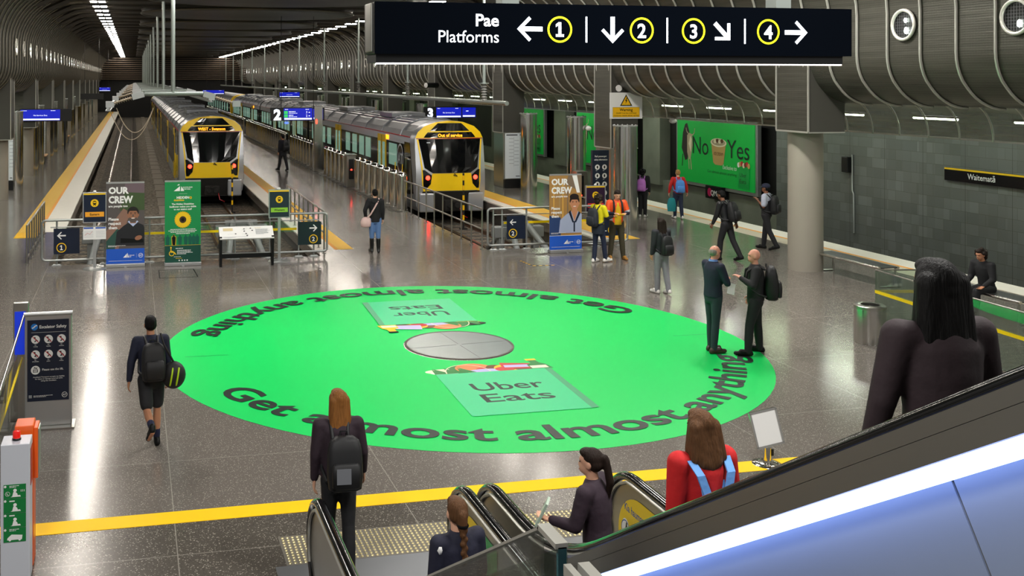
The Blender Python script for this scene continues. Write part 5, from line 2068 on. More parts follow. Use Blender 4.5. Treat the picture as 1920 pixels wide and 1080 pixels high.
MB().tube([(-.1, -2.2, .55), (.08, 1.1, 1.47)], .016, 8).build('handrail', M_STEEL, t)
MB().tube([(-.12, -2.2, .1), (.06, 1.05, .92)], .016, 6).build('yellow_line', M_YSTRIPE, t)
MB().bx(-.6, -.1, -.6, -.58, 0, .42).build('lower_glass', M_GLASS, t)
t = thing('lift_post', 'slim blue lit steel help post behind the escalator safety board', 'post', (-1.48, 14.35, 0))
MB().bx(-.1, .1, -.04, .06, 0, 1.6).build('body', M_STEEL, t, bevel=.01)
MB().bx(-.08, .06, -.046, -.04, .9, 1.48).build('blue_panel', mat('help_blue', '#1e3fd0', .3, emit=.5, ecol='#1738d8'), t)
# ---------------------------------------------------------------- escalators
E_PANEL = mat('escalator_panel', '#8d8a82', 0.3, metal=.8, noise=.04, nscale=2)
E_TRIM = mat('escalator_trim', '#b0aea6', 0.35, metal=.6)
E_WALL = mat('escalator_wall', '#818b9b', 0.45, metal=.15, noise=.05, nscale=1.5)
E_STEP = mat('escalator_step', '#4c4f52', 0.4, metal=.7)
E_DECK = mat('escalator_deck', '#8c877c', 0.4, metal=.5)
L_STRIP = mat('escalator_strip_lamp', '#eef2ff', emit=5.5, ecol='#9db3ff')
M_STICK = mat('sticker_yellow', '#f5d21a', .4)
M_STICKG = mat('sticker_green', '#149a4e', .4)
TH = math.tan(radians(32))
ZR = .98


def rail_path(ys, y_end, up):
    """(y, z) of a handrail centre line: tucked under at the newel, round the end, level, then climbing"""
    pts = [(8.35, .10), (8.62, .12)]
    pts += [(8.45 + .5 * cos(a), .55 + .43 * sin(a)) for a in [-pi / 2 * .75 + (pi * .875 + pi * .0) * i / 14 for i in range(15)]]
    pts += [(8.3, ZR), (ys + .7, ZR)]
    if up:
        for i in range(1, 9):
            u = i / 8.0
            y = ys + .7 - 1.4 * u
            pts.append((y, ZR + TH * 1.4 * .5 * u * u))
        y0, z0 = pts[-1]
        pts.append((y_end, z0 + TH * (y0 - y_end)))
    else:
        pts.append((y_end, ZR))
    return pts


def escalator(label, xl, xr, ys, y_end, up, lit):
    t = thing('escalator', label, 'escalator', (0, 0, 0))
    for x, sg in ((xl, -1), (xr, 1)):
        P_ = rail_path(ys, y_end, up)
        # flattened rubber handrail
        sec = [(.05 * cos(2 * pi * k / 12), .036 * sin(2 * pi * k / 12)) for k in range(12)]
        rows = []
        for i, (y, z) in enumerate(P_):
            a_ = P_[max(0, i - 1)]
            b_ = P_[min(len(P_) - 1, i + 1)]
            d = Vector((b_[0] - a_[0], b_[1] - a_[1])).normalized()
            nrm = Vector((-d.y, d.x))
            rows.append([(x + u, y + nrm.x * v, z + nrm.y * v) for u, v in sec])
        mb = MB().grid(rows, closed=True)
        mb.build('handrail', M_RUBBER, t)
        # steel track under the rubber and the solid balustrade inside the loop
        ins = []
        for i, (y, z) in enumerate(P_[2:]):
            i += 2
            a_ = P_[max(0, i - 1)]
            b_ = P_[min(len(P_) - 1, i + 1)]
            d = Vector((b_[0] - a_[0], b_[1] - a_[1])).normalized()
            ins.append((y + d.y * .05 * 1.0, z - d.x * -1 * .05 * 1.0) if False else (y - (-d.y) * -.0, z))
        base = lambda y: max(.0, (ys - y) * TH - .02) if up else 0.0
        inner = [(y * .997 + .025 if y < 8.6 else y - .05, z - .045) for y, z in P_[6:]]
        low = [(P_[-1][0] + .025, base(P_[-1][0]) + .1), (ys, .05), (8.75, .05)]
        mb = MB().prism([(x - .022, y, z) for y, z in inner + low], (.044, 0, 0))
        mb.build('balustrade', E_PANEL, t)
        mb = MB().tube([(x - .035, y, z) for y, z in inner], .016, 6)
        mb.tube([(x + .035, y, z) for y, z in inner], .016, 6)
        mb.build('rail_track', E_TRIM, t)
        MB().prism([(x - (.02 if up and sg < 0 else .09), y, z) for y, z in [(8.8, 0), (8.8, .07), (ys, .1), (y_end, base(y_end) + .12), (y_end, base(y_end) - .1), (ys, -.1)]], (.11 if up and sg < 0 else .18, 0, 0)).build('skirt_deck', E_DECK, t)
    W0, W1 = xl + .1, xr - .1
    mb = MB().bx(xl - (.25 if not up else .1), xr + (.25 if up else .1), ys + .6, 9.5, -.002, .012)
    for k in range(26):
        mb.bx(W0, W1, 8.2 - k * .02, 8.21 - k * .02, .012, .016)
    mb.build('landing_plate', mat('landing_plate', '#75777a', 0.35, metal=.8, noise=.05, nscale=2), t)
    if up:
        mb = MB()
        y = ys + .6
        k = 0
        while y > y_end:
            z = max(0.0, (ys - y) * TH)
            mb.bx(W0, W1, y - .4, y, z - .35, z)
            y -= .4
        mb.build('steps', E_STEP, t)
    else:
        MB().bx(W0, W1, y_end, ys + .6, -.05, .008).build('steps', E_STEP, t)
    return t


e1 = escalator('escalator nearest the white cabinet, its black handrail loops facing the studs', 1.56, 2.87, 7.1, 5.3, False, False)
e2 = escalator('escalator climbing past the long blue lit side wall', 3.13, 4.44, 7.15, 1.2, True, True)

# outer side of the climbing flight: two brown metal bands, a lit strip and big panels
x = 3.0
line = lambda y, dz: (y, ZR + TH * (7.15 - y) + dz)
mb = MB().prism([(x - .02, *line(6.75, -.05)), (x - .02, *line(1.2, -.05)), (x - .02, *line(1.2, -.125)), (x - .02, *line(6.75, -.125))], (.06, 0, 0))
mb.build('upper_band', E_PANEL, e2)
mb = MB().prism([(x - .03, *line(6.9, -.13)), (x - .03, *line(1.2, -.13)), (x - .03, *line(1.2, -.235)), (x - .03, *line(6.9, -.235))], (.07, 0, 0))
mb.build('lower_band', E_PANEL, e2)
mb = MB()
mb.add([(x - .03, *line(7.05, -.24)), (x - .03, *line(1.2, -.24)), (x + .10, *line(1.2, -.30)), (x + .10, *line(7.05, -.30))], [(0, 1, 2, 3)])
mb.build('lit_strip', L_STRIP, e2)
mb = MB()
ys_ = [7.1, 3.36, 1.2, .6]
sl = .62
for a_, b_ in zip(ys_, ys_[1:]):
    g = .006
    dz = -1.9
    pa, pb = line(a_ - g, -.295), line(b_ + g, -.295)
    sh = lambda p, q: (p[0] - q * .53, p[1] - q * .85)
    mb.prism([(x + .10, *pa), (x + .10, *pb), (x + .10, *sh(pb, 3.2)), (x + .10, *sh(pa, 3.2))], (.03, 0, 0))
mb.build('side_wall_panels', E_WALL, e2)

# stickers inside the newels


def sticker(xp, label, green, words):
    mb = MB()
    t = thing('newel_sticker', label, 'sticker', (xp, 8.3, 0))
    a = Art(mb, (-.001, 0, 0), (0, -1, 0), (0, 0, 1), .0012)
    arc_ = [(-.42 * cos(b) * 1.0, .45 + .38 * sin(b)) for b in [pi * .5 * i / 10 for i in range(11)]]
    a.poly([(-.42, .2)] + arc_ + [(.28, .83), (.28, .2)], 0)
    if green:
        a.poly([(.28, .83), (.6, .83), (.6, .2), (.28, .2)], 1)
    a.text(words, -.3, .66, .07, 2, bold=.02, width=.56)
    for k in range(3):
        u = -.28 + k * .21
        a.ell(u, .48, .075, .1, 3, 20)
        a.ring(u, .48, .075, .085, 2, 20)
        a.poly([(u - .02, .42), (u + .03, .42), (u + .03, .55), (u + .01, .55)], 4)
    return mb.build('print', [M_STICK, M_STICKG, mat('sticker_ink', '#1c4f9c', .4), M_PWHITE, M_PBLACK], t, fix=False)


sticker(2.87 - .024, 'yellow and green safety sticker on the inner panel by the plaited hair person', True, 'Hold tight safely')
sticker(4.44 - .024, 'yellow safety sticker with round symbols on the panel by the red top person', False, 'Kia haumaru tonu')

# sloping glass balustrade in front of the near flight
t = thing('sloping_glass', 'sloping glass balustrade with a steel capping and end post in front of the escalators', 'glass screen', (0, 0, 0))
gx = 1.38


def sg(y, z):
    return (gx, y * .92, 4.6 - (4.6 - z) * .92)


def slab(name, pts, dx, w, m):
    return MB().prism([(gx + dx, p[1], p[2]) for p in [sg(*q) for q in pts]], (w, 0, 0)).build(name, m, t)


slab('glass_panel', [(5.9, .8), (5.9, 1.53), (3.59, 2.92), (3.59, 2.15)], 0, .012, M_GLASS)
slab('capping', [(5.9, 1.518), (5.9, 1.53), (3.59, 2.92), (3.59, 2.908)], -.01, .03, E_TRIM)
slab('glass_panel', [(5.6, 1.3), (5.6, 1.6), (3.44, 2.91), (3.44, 2.3)], .025, .012, M_GGLASS)
slab('end_post', [(3.6, 2.905), (3.6, 2.925), (3.43, 2.925), (3.43, 2.905)], -.01, .045, E_TRIM)
slab('end_post', [(3.445, 2.2), (3.445, 2.91), (3.43, 2.91), (3.43, 2.2)], 0, .03, mat('glass_edge_green', '#1f4a50', .2))
slab('stringer', [(6.3, .05), (6.3, .6), (3.5, 2.23), (1.8, 2.23), (1.8, 2.0), (3.4, 2.0), (6.1, .3), (6.1, .05)], -.02, .06, E_DECK)
slab('stringer_foot', [(6.35, -.03), (6.35, .3), (6.1, .3), (6.1, -.03)], -.02, .06, E_DECK)
slab('level_rail', [(3.36, 2.845), (3.36, 2.885), (1.9, 2.885), (1.9, 2.845)], .04, .04, E_TRIM)
slab('level_rail', [(3.36, 2.845), (3.36, 2.885), (1.9, 2.885), (1.9, 2.845)], -.01, .025, E_TRIM)
slab('clamp', [(3.5, 2.66), (3.5, 2.76), (3.3, 2.76), (3.3, 2.66)], -.03, .09, M_CHROME)
# ---------------------------------------------------------------- people
def cloth(key, col, rough=.8):
    return mat('cloth_' + key, col, rough, noise=.12, nscale=14, bump=.25)


SKINS = {'pale': mat('skin_pale', '#d9a68a', .5), 'tan': mat('skin_tan', '#b98262', .5), 'brown': mat('skin_brown', '#80543c', .5), 'pink': mat('skin_pink', '#d99a82', .5)}
def hairmat(key, col):
    m, nt, b = nodes_of(key)
    tc = nt.nodes.new('ShaderNodeTexCoord')
    mp = nt.nodes.new('ShaderNodeMapping')
    mp.inputs['Scale'].default_value = (90, 90, 5)
    nt.links.new(tc.outputs['Object'], mp.inputs[0])
    n = tex(nt, 'ShaderNodeTexNoise', mp.outputs[0], Scale=1.0, Detail=4.0)
    c = rgb(col)
    nt.links.new(mixc(nt, n.outputs['Fac'], tuple(v * .45 for v in c[:3]) + (1,), tuple(min(1, v * 1.6) for v in c[:3]) + (1,)), b.inputs['Base Color'])
    b.inputs['Roughness'].default_value = .6
    b.inputs['Specular IOR Level'].default_value = .2
    bp = nt.nodes.new('ShaderNodeBump')
    bp.inputs['Strength'].default_value = .7
    bp.inputs['Distance'].default_value = .012
    nt.links.new(n.outputs['Fac'], bp.inputs['Height'])
    nt.links.new(bp.outputs['Normal'], b.inputs['Normal'])
    return m


HAIRS = {'black': hairmat('hair_black', '#080707'), 'dark': hairmat('hair_dark', '#241a15'), 'brown': hairmat('hair_brown', '#5a3d26'), 'ginger': hairmat('hair_ginger', '#7d5126'), 'grey': hairmat('hair_grey', '#8a837c'), 'fair': hairmat('hair_fair', '#a9844f')}
M_EYE = mat('eye_dark', '#1a1210', .2)
M_LIP = mat('lip', '#8c4a40', .5)


def solid(mb, vox, it=3):
    """fuse overlapping closed shapes into one smooth skin, return (verts, faces)"""
    me = bpy.data.meshes.new('skin')
    me.from_pydata(mb.v, [], mb.f)
    o = bpy.data.objects.new('skin', me)
    COL.objects.link(o)
    r = o.modifiers.new('r', 'REMESH')
    r.mode = 'VOXEL'
    r.voxel_size = vox
    r.adaptivity = 0.0
    s = o.modifiers.new('s', 'SMOOTH')
    s.factor = .5
    s.iterations = it
    dg = bpy.context.evaluated_depsgraph_get()
    ev = o.evaluated_get(dg)
    m2 = bpy.data.meshes.new_from_object(ev)
    vs = [tuple(v.co) for v in m2.vertices]
    fs = [tuple(p.vertices) for p in m2.polygons]
    bpy.data.objects.remove(o)
    bpy.data.meshes.remove(me)
    bpy.data.meshes.remove(m2)
    return vs, fs


def cap(mb, p0, r0, p1, r1, n=12):
    """tapered limb segment with rounded ends"""
    p0, p1 = Vector(p0), Vector(p1)
    d = p1 - p0
    L = d.length
    if L < 1e-5:
        mb.ball(p0, r0, n, 8)
        return
    d.normalize()
    u = d.orthogonal().normalized()
    w = d.cross(u)
    rows = []
    for i in range(5):
        a = pi / 2 * (1 - i / 4.0) * .98
        rows.append((p0 - d * r0 * sin(a), r0 * cos(a)))
    for i in range(5):
        a = pi / 2 * (i / 4.0) * .98
        rows.append((p1 + d * r1 * sin(a), r1 * cos(a)))
    g = [[c + (u * cos(2 * pi * k / n) + w * sin(2 * pi * k / n)) * max(r, .0015) for k in range(n)] for c, r in rows]
    mb.grid(g, closed=True)
    mb.poly(g[0][::-1])
    mb.poly(g[-1])


def loft(mb, rings, n=20, R=None):
    """closed body from ellipses (x, y, z, rx, ry)"""
    g = []
    for (x, y, z, rx, ry) in rings:
        row = [Vector((x + rx * cos(2 * pi * k / n), y + ry * sin(2 * pi * k / n), z)) for k in range(n)]
        g.append([R(p) for p in row] if R else row)
    mb.grid(g, closed=True)
    mb.poly(g[0][::-1])
    mb.poly(g[-1])


class Fig:
    """a posed figure: joints in metres for a 1.75 m person facing +y, scaled to h"""

    def __init__(self, h=1.75, lean=0.0, twist=0.0, legs=((0, 0), (0, 0)), spread=0.0, arms=None, girth=1.0, hyaw=0.0, hpitch=0.0, sit=False):
        self.k = h / 1.76
        self.girth = girth
        self.lean, self.hyaw, self.hpitch = radians(lean), radians(hyaw), radians(hpitch)
        cl, sl = cos(self.lean), sin(self.lean)
        ct, st = cos(radians(twist)), sin(radians(twist))
        hz = .92

        def up(p):
            x, y, z = p[0], p[1], p[2] - hz
            x, y = x * ct - y * st, x * st + y * ct
            return Vector((x, y * cl + z * sl, -y * sl + z * cl + hz))
        self.up = up
        self.hip, self.knee, self.ank, self.toe = [], [], [], []
        for s, (a, f) in zip((-1, 1), legs):
            a, f = radians(a), radians(f)
            H = Vector((s * .088, 0, .91))
            sp = radians(spread) * s
            K = H + Vector((sin(sp), sin(a), -cos(a) * cos(sp))).normalized() * .43
            b = a - f
            A = K + Vector((sin(sp), sin(b), -cos(b) * cos(sp))).normalized() * .42
            tp = b * .75 if f > 12 or b < -.2 else 0
            T = A + Vector((s * .03, .17 * cos(tp) - 0.0, .17 * sin(tp) - .045 * cos(tp)))
            self.hip.append(H)
            self.knee.append(K)
            self.ank.append(A)
            self.toe.append((T, tp))
        self.dz = -min(min(A.z - .085, T.z - .03) for A, (T, q) in zip(self.ank, self.toe)) if not sit else -.0
        self.sh, self.el, self.wr, self.fd = [], [], [], []
        arms = arms or (((.12, 0, -1), (.02, .15, -1)), ((.12, 0, -1), (.02, .15, -1)))
        for s, (u, f) in zip((-1, 1), arms):
            S_ = up((s * .185 * girth, 0, 1.43))
            u = Vector((u[0] * s, u[1], u[2])).normalized()
            f = Vector((f[0] * s, f[1], f[2])).normalized()
            u, f = [up(Vector((0, 0, hz)) + q) - up((0, 0, hz)) for q in (u, f)]
            E_ = S_ + u * .285
            W_ = E_ + f * .25
            self.sh.append(S_)
            self.el.append(E_)
            self.wr.append(W_)
            self.fd.append(f)
        cy_, sy_ = cos(self.hyaw), sin(self.hyaw)
        cp, sp_ = cos(self.hpitch), sin(self.hpitch)
        nk = up((0, .01, 1.52))

        def hd(p):
            x, y, z = p[0], p[1], p[2] - 1.53
            y, z = y * cp + z * sp_, -y * sp_ + z * cp
            x, y = x * cy_ - y * sy_, x * sy_ + y * cy_
            q = Vector((x, y + .015, z))
            return nk + q
        self.hd = hd

    def fin(self, vs):
        return [tuple((Vector(v) + Vector((0, 0, self.dz))) * self.k) for v in vs]

    def pt(self, p):
        return Vector(self.fin([self.up(p)])[0])


def put(name, f, mb, vox, mats, parent, it=3, extra=None):
    vs, fs = solid(mb, vox, it)
    out = MB().add(f.fin(vs), fs, True)
    if extra:
        extra(out)
    return out.build(name, mats, parent, fix=False)


def hand(f, i, curl=.5):
    """palm with five bent fingers of unequal length, thumb from the side of the palm"""
    s = (-1, 1)[i]
    W, d = f.wr[i], f.fd[i]
    side = d.cross(Vector((0, 0, 1)))
    side = side.normalized() if side.length > .2 else Vector((0, 1, 0)).cross(d).normalized()
    if abs(d.z) > .75:
        side = (Vector((0, 1, 0)) - d * d.y).normalized()
    nrm = d.cross(side).normalized()
    if nrm.x * s > 0:
        nrm = -nrm
    mb = MB()
    for q in (-.026, -.009, .009, .026):
        cap(mb, W + side * q * .7, .016, W + d * .085 + side * q, .0125, 8)
    for q, L in ((.032, .068), (.011, .078), (-.011, .072), (-.031, .056)):
        a = W + d * .085 + side * q
        b = a + (d * cos(curl * .6) + nrm * sin(curl * .6)) * L * .5
        c = b + (d * cos(curl * 1.6) + nrm * sin(curl * 1.6)) * L * .5
        cap(mb, a, .0095, b, .009, 8)
        cap(mb, b, .009, c, .0075, 8)
    a = W + d * .025 + side * .03
    b = a + (d * .6 + side * .75).normalized() * .04
    cap(mb, a, .012, b, .0105, 8)
    cap(mb, b, .0105, b + (d * .9 + side * .25 + nrm * .3).normalized() * .032, .0085, 8)
    return solid(mb, .006, 1)


def person(label, x, y, z, yaw, fig, skin='pale', top=None, trousers=None, shoes=None, hair=None, sleeve='long', hem=.9, loose=1.0, leg='long', vox=.016, boots=None, collar=None, sleeve2=None, glasses=False, bare_head=False, cap_hat=None, jacket=None, hood=False, socks=None):
    f = fig
    t = thing('person', label, 'person', (x, y, z), radians(yaw))
    g = f.girth
    mb = MB()
    # head: skull, jaw, nose, ears, neck
    H = lambda p: f.hd(p)
    def ell(c, r, n=16, k=10):
        q = MB().ball(c, r, n, k)
        mb.add([H(p) for p in q.v], q.f, True)
    ell((0, -.012, 1.665), (.076, .096, .098))
    ell((0, .022, 1.605), (.058, .068, .075))
    ell((0, .06, 1.575), (.03, .032, .028))
    ell((0, .086, 1.625), (.013, .02, .026), 10, 6)
    ell((0, .075, 1.675), (.05, .018, .016), 10, 6)
    for s in (-1, 1):
        ell((s * .078, -.005, 1.635), (.011, .022, .034), 10, 6)
    cap(mb, f.up((0, -.01, 1.40)), .062, H((0, -.012, 1.58)), .052)
    loft(mb, [(0, 0, z_, rx * g, ry) for z_, rx, ry in ((.86, .13, .09), (1.0, .13, .09), (1.12, .12, .085), (1.28, .15, .095), (1.4, .16, .085), (1.46, .1, .07))], R=f.up)
    for i in (0, 1):
        cap(mb, f.sh[i], .048, f.el[i], .038)
        cap(mb, f.el[i], .037, f.wr[i] + f.fd[i] * .01, .025)
        cap(mb, f.hip[i], .08, f.knee[i], .052)
        cap(mb, f.knee[i], .052, f.knee[i].lerp(f.ank[i], .35), .055)
        cap(mb, f.knee[i].lerp(f.ank[i], .35), .055, f.ank[i], .036)
        cap(mb, f.ank[i] - Vector((0, .03, .045)), .033, f.toe[i][0], .028)
    hands = [hand(f, i) for i in (0, 1)]

    def extra(out):
        for vs, fs in hands:
            out.add(f.fin(vs), fs, True)
        out.mi = 1
        for s in (-1, 1):
            q = MB().ball((s * .031, .079, 1.655), (.012, .006, .007), 8, 6)
            out.add(f.fin([H(p) for p in q.v]), q.f, True)
        out.mi = 2
        q = MB().ball((0, .089, 1.58), (.022, .006, .006), 8, 6)
        out.add(f.fin([H(p) for p in q.v]), q.f, True)
        out.mi = 0
    put('body', f, mb, vox * .8, [SKINS[skin], M_EYE, M_LIP], t, 2, extra)
    # trousers
    if trousers:
        mb = MB()
        loft(mb, [(0, 0, z_, rx * g, ry * g) for z_, rx, ry in ((.80, .14, .10), (.86, .165, .118), (.93, .165, .118), (1.02, .15, .108))], R=lambda p: p)
        for i in (0, 1):
            kn, an = f.knee[i], f.ank[i]
            if leg == 'short':
                cap(mb, f.hip[i], .098 * loose, f.hip[i].lerp(kn, .78), .085 * loose)
            else:
                end = an + Vector((0, 0, -.02)) if leg == 'long' else kn.lerp(an, .25)
                cap(mb, f.hip[i], .092 * loose * g, kn, .066 * loose)
                cap(mb, kn, .066 * loose, kn.lerp(end, .5), .064 * loose)
                cap(mb, kn.lerp(end, .5), .064 * loose, end, .052 * loose)
        put('trousers', f, mb, vox, [trousers], t)
    # top
    if top:
        mb = MB()
        bot = min(hem, .95)
        loft(mb, [(0, -.004, z_, rx * g, ry * g) for z_, rx, ry in ((bot, .172, .128), (.98, .168, .124), (1.1, .158, .118), (1.26, .175, .126), (1.38, .182, .118), (1.44, .145, .095), (1.49, .082, .074), (1.505, .07, .068))], R=f.up)
        for i in (0, 1):
            S_, E_, W_ = f.sh[i], f.el[i], f.wr[i]
            cap(mb, f.up((0, 0, 1.40)).lerp(S_, .5), .075, S_, .07 * loose)
            if sleeve == 'long' and not sleeve2:
                cap(mb, S_, .07 * loose, E_, .056 * loose)
                cap(mb, E_, .056 * loose, W_ - f.fd[i] * .015, .04 * loose)
            elif sleeve == 'short' or sleeve2:
                cap(mb, S_, .072 * loose, S_.lerp(E_, .78), .064 * loose)
        put('top', f, mb, vox, [top], t)
        if sleeve2:
            for i in (0, 1):
                mb = MB()
                cap(mb, f.sh[i].lerp(f.el[i], .55), .058, f.el[i], .054)
                cap(mb, f.el[i], .054, f.wr[i] - f.fd[i] * .015, .039)
                put('lower_sleeve', f, mb, vox * .8, [sleeve2], t)
    if collar:
        mb = MB()
        rr = []
        for z_, r_ in ((1.47, .082), (1.50, .078), (1.53, .068), (1.53, .06), (1.49, .06)):
            rr.append([f.up((r_ * cos(2 * pi * k / 18), r_ * .92 * sin(2 * pi * k / 18) - .002, z_)) for k in range(18)])
        mb.grid(rr, closed=True)
        MB().add(f.fin(mb.v), mb.f, True).build('collar', collar, t)
    if hood:
        mb = MB()
        rr = [[f.up((r_ * cos(2 * pi * k / 18), r_ * .8 * sin(2 * pi * k / 18) - .06 * (1 - z_ / 1.6) * 8 + .0, z_)) for k in range(18)] for z_, r_ in ((1.40, .13), (1.45, .125), (1.50, .10), (1.52, .075))]
        mb.grid(rr, closed=True)
        MB().add(f.fin(mb.v), mb.f, True).build('hood', top, t)
    # shoes or boots
    for i in (0, 1):
        A, (T, q) = f.ank[i], f.toe[i]
        mb = MB()
        heel = A + Vector((0, -.045 * cos(q), -.05 - .03 * sin(q)))
        cap(mb, heel, .042, T + Vector((0, .022, -.002)), .038)
        cap(mb, heel + Vector((0, .01, .02)), .044, A.lerp(T, .6) + Vector((0, 0, .01)), .043)
        cap(mb, A + Vector((0, -.005, .02)), .044, A + Vector((0, -.012, -.04)), .042)
        if boots:
            cap(mb, A, .052, f.knee[i].lerp(A, .32), .066)
        put('boot' if boots else 'shoe', f, mb, vox * .75, [boots or shoes or M_PBLACK], t, 2)
        if socks:
            mb = MB()
            cap(mb, A + Vector((0, 0, .0)), .043, A.lerp(f.knee[i], .3), .05)
            put('sock', f, mb, vox * .75, [socks], t, 2)
    # hair
    if hair:
        style, hc = hair
        mb = MB()

        def he(c, r):
            q = MB().ball(c, r, 16, 10)
            mb.add([H(p) for p in q.v], q.f, True)

        def hcap(a, ra, b, rb):
            q = MB()
            cap(q, a, ra, b, rb)
            mb.add([H(p) for p in q.v], q.f, True)
        if style == 'cropped':
            he((0, -.034, 1.655), (.079, .082, .075))
        else:
            he((0, -.026, 1.688), (.084, .095, .09))
            he((0, -.045, 1.645), (.084, .075, .075))
            he((0, .02, 1.73), (.065, .07, .042))
        if style == 'curly':
            R7 = random.Random(7)
            for q in range(26):
                th, ph = R7.uniform(0, 2 * pi), R7.uniform(-.5, 1.4)
                he((.09 * cos(th) * cos(ph), -.03 + .1 * sin(th) * cos(ph) - .0, 1.67 + .1 * sin(ph)), (.034, .034, .034)) if .1 * sin(th) * cos(ph) < .045 or ph > .8 else None
            he((0, -.075, 1.58), (.085, .06, .08))
        if style in ('long', 'verylong', 'fluffy'):
            w = {'fluffy': 1.25, 'verylong': 1.3}.get(style, 1.0)
            zb = {'long': 1.34, 'verylong': 1.2, 'fluffy': 1.42}[style]
            for sx in (-.068 * w, -.051 * w, -.034 * w, -.017 * w, 0, .017 * w, .034 * w, .051 * w, .068 * w):
                hcap((sx * .75, -.055, 1.67), .055, (sx * 1.25, -.115 * (1 if abs(sx) < .05 else .8), zb + abs(sx) * .6), .03 * w)
            for s in (-1, 1):
                hcap((s * .048, -.012, 1.70), .046, (s * .082 * w, -.04, zb + .1), .03 * w)
        if style == 'pony':
            he((0, -.125, 1.70), (.035, .04, .035))
            hcap((0, -.14, 1.68), .034, (0, -.175, 1.5), .036)
            hcap((0, -.175, 1.5), .036, (.01, -.15, 1.32), .014)
        if style == 'plait':
            hcap((0, -.1, 1.66), .05, (0, -.12, 1.56), .04)
            for q in range(8):
                he((.008 * (-1) ** q, -.135 - .002 * q, 1.55 - q * .035), (.03, .026, .026))
        if style == 'bun':
            he((0, -.13, 1.72), (.05, .045, .05))
        o = put('hair', f, mb, vox * .7, [HAIRS[hc]], t, 2)
        if style == 'plait':
            MB().add(f.fin([H(p) for p in MB().lathe([(.045, -.012), (.05, 0), (.045, .012)], (0, -.118, 1.585), n=14).v]), MB().lathe([(.045, -.012), (.05, 0), (.045, .012)], (0, -.118, 1.585), n=14).f, True).build('hair_tie', M_PBLACK, t)
    if cap_hat:
        mb = MB()
        q = MB().lathe([(.093, 1.675), (.096, 1.70), (.088, 1.745), (.055, 1.775), (.002, 1.785)], (0, -.01, 0), n=20)
        mb.add([H((p[0], p[1] * 1.18, p[2])) for p in q.v], q.f, True)
        q = MB().prism([(-.075, .07, 1.672), (-.06, .165, 1.655), (0, .185, 1.652), (.06, .165, 1.655), (.075, .07, 1.672)], (0, 0, .008))
        mb.add([H(p) for p in q.v], q.f)
        MB().add(f.fin(mb.v), mb.f, True).build('cap', cap_hat, t)
    if glasses:
        mb = MB()
        for s in (-1, 1):
            pts = [H((s * .034 + .024 * cos(2 * pi * k / 14), .096, 1.653 + .017 * sin(2 * pi * k / 14))) for k in range(14)]
            mb.tube(pts, .0025, 5, closed=True)
            mb.tube([H((s * .058, .094, 1.657)), H((s * .08, .02, 1.655))], .0025, 5)
        mb.tube([H((-.01, .098, 1.655)), H((.01, .098, 1.655))], .0025, 5)
        MB().add(f.fin(mb.v), mb.f, True).build('glasses', M_PBLACK, t)
    t['fig'] = 0
    del t['fig']
    return t


def backpack(label, t, f, m, w=.3, hgt=.46, d=.17, zc=1.2, xo=0.0, pocket=None, strap=None, tilt=0.0, straps=True, patch=None):
    b = thing('backpack', label, 'backpack', t.location, t.rotation_euler.z)
    strap = strap or m
    yb = -.125 * f.girth

    def place(mb):
        return MB().add(f.fin([f.up((p[0] + xo, p[1], p[2])) for p in mb.v]), mb.f, True)
    q = MB()
    for (cx_, cz_, rx, rz) in ((0, 0, .5, .5),):
        pass
    rings = []
    for u, sx, sy in ((-.5, .72, .6), (-.46, .92, .92), (-.25, 1, 1.08), (0, 1, 1.02), (.25, .96, .86), (.42, .82, .66), (.5, .5, .36)):
        n = 20
        row = []
        for k in range(n):
            a = 2 * pi * k / n
            c_, s_ = cos(a), sin(a)
            e = .55
            px_ = w / 2 * sx * (abs(c_) ** e) * (1 if c_ > 0 else -1)
            py_ = d / 2 * sy * (abs(s_) ** e) * (1 if s_ > 0 else -1)
            row.append((px_, yb - d / 2 + py_, zc + hgt * u))
        rings.append(row)
    q.grid(rings, closed=True)
    q.poly(rings[0][::-1])
    q.poly(rings[-1])
    place(q).build('bag', m, b)
    q = MB()
    rings = []
    for u, sx, sy in ((-.42, .6, .4), (-.38, .78, .9), (-.15, .8, 1.0), (.02, .76, .8), (.06, .6, .3)):
        rings.append([(w / 2 * sx * (abs(cos(a)) ** .55) * (1 if cos(a) > 0 else -1), yb - d - .01 + .045 * sy * (abs(sin(a)) ** .55) * (1 if sin(a) > 0 else -1), zc + hgt * u) for a in [2 * pi * k / 16 for k in range(16)]])
    q.grid(rings, closed=True)
    q.poly(rings[0][::-1])
    q.poly(rings[-1])
    place(q).build('front_pocket', pocket or m, b)
    if patch:
        q = MB().bx(-w * .28, w * .12, yb - d - .06, yb - d - .05, zc - hgt * .3, zc - hgt * .02)
        place(q).build('patch', patch, b)
    q = MB().tube([(-.04, yb - .03, zc + hgt * .46), (-.03, yb - .03, zc + hgt * .56), (.03, yb - .03, zc + hgt * .56), (.04, yb - .03, zc + hgt * .46)], .01, 6)
    place(q).build('handle', strap, b)
    if straps:
        for s in (-1, 1):
            pts = [(s * .07, yb - .01, zc + hgt * .4), (s * .085, -.05, 1.475), (s * .1, .03, 1.47), (s * .115, .115 * f.girth + .012, 1.38), (s * .125, .13 * f.girth + .012, 1.25), (s * .15, .09, 1.1), (s * .17, -.04, 1.02), (s * .13, yb - .02, zc - hgt * .38)]
            q = MB().tube([(p[0] - xo, p[1], p[2]) for p in pts], .02, 8)
            place(q).build('strap', strap, b)
    return b


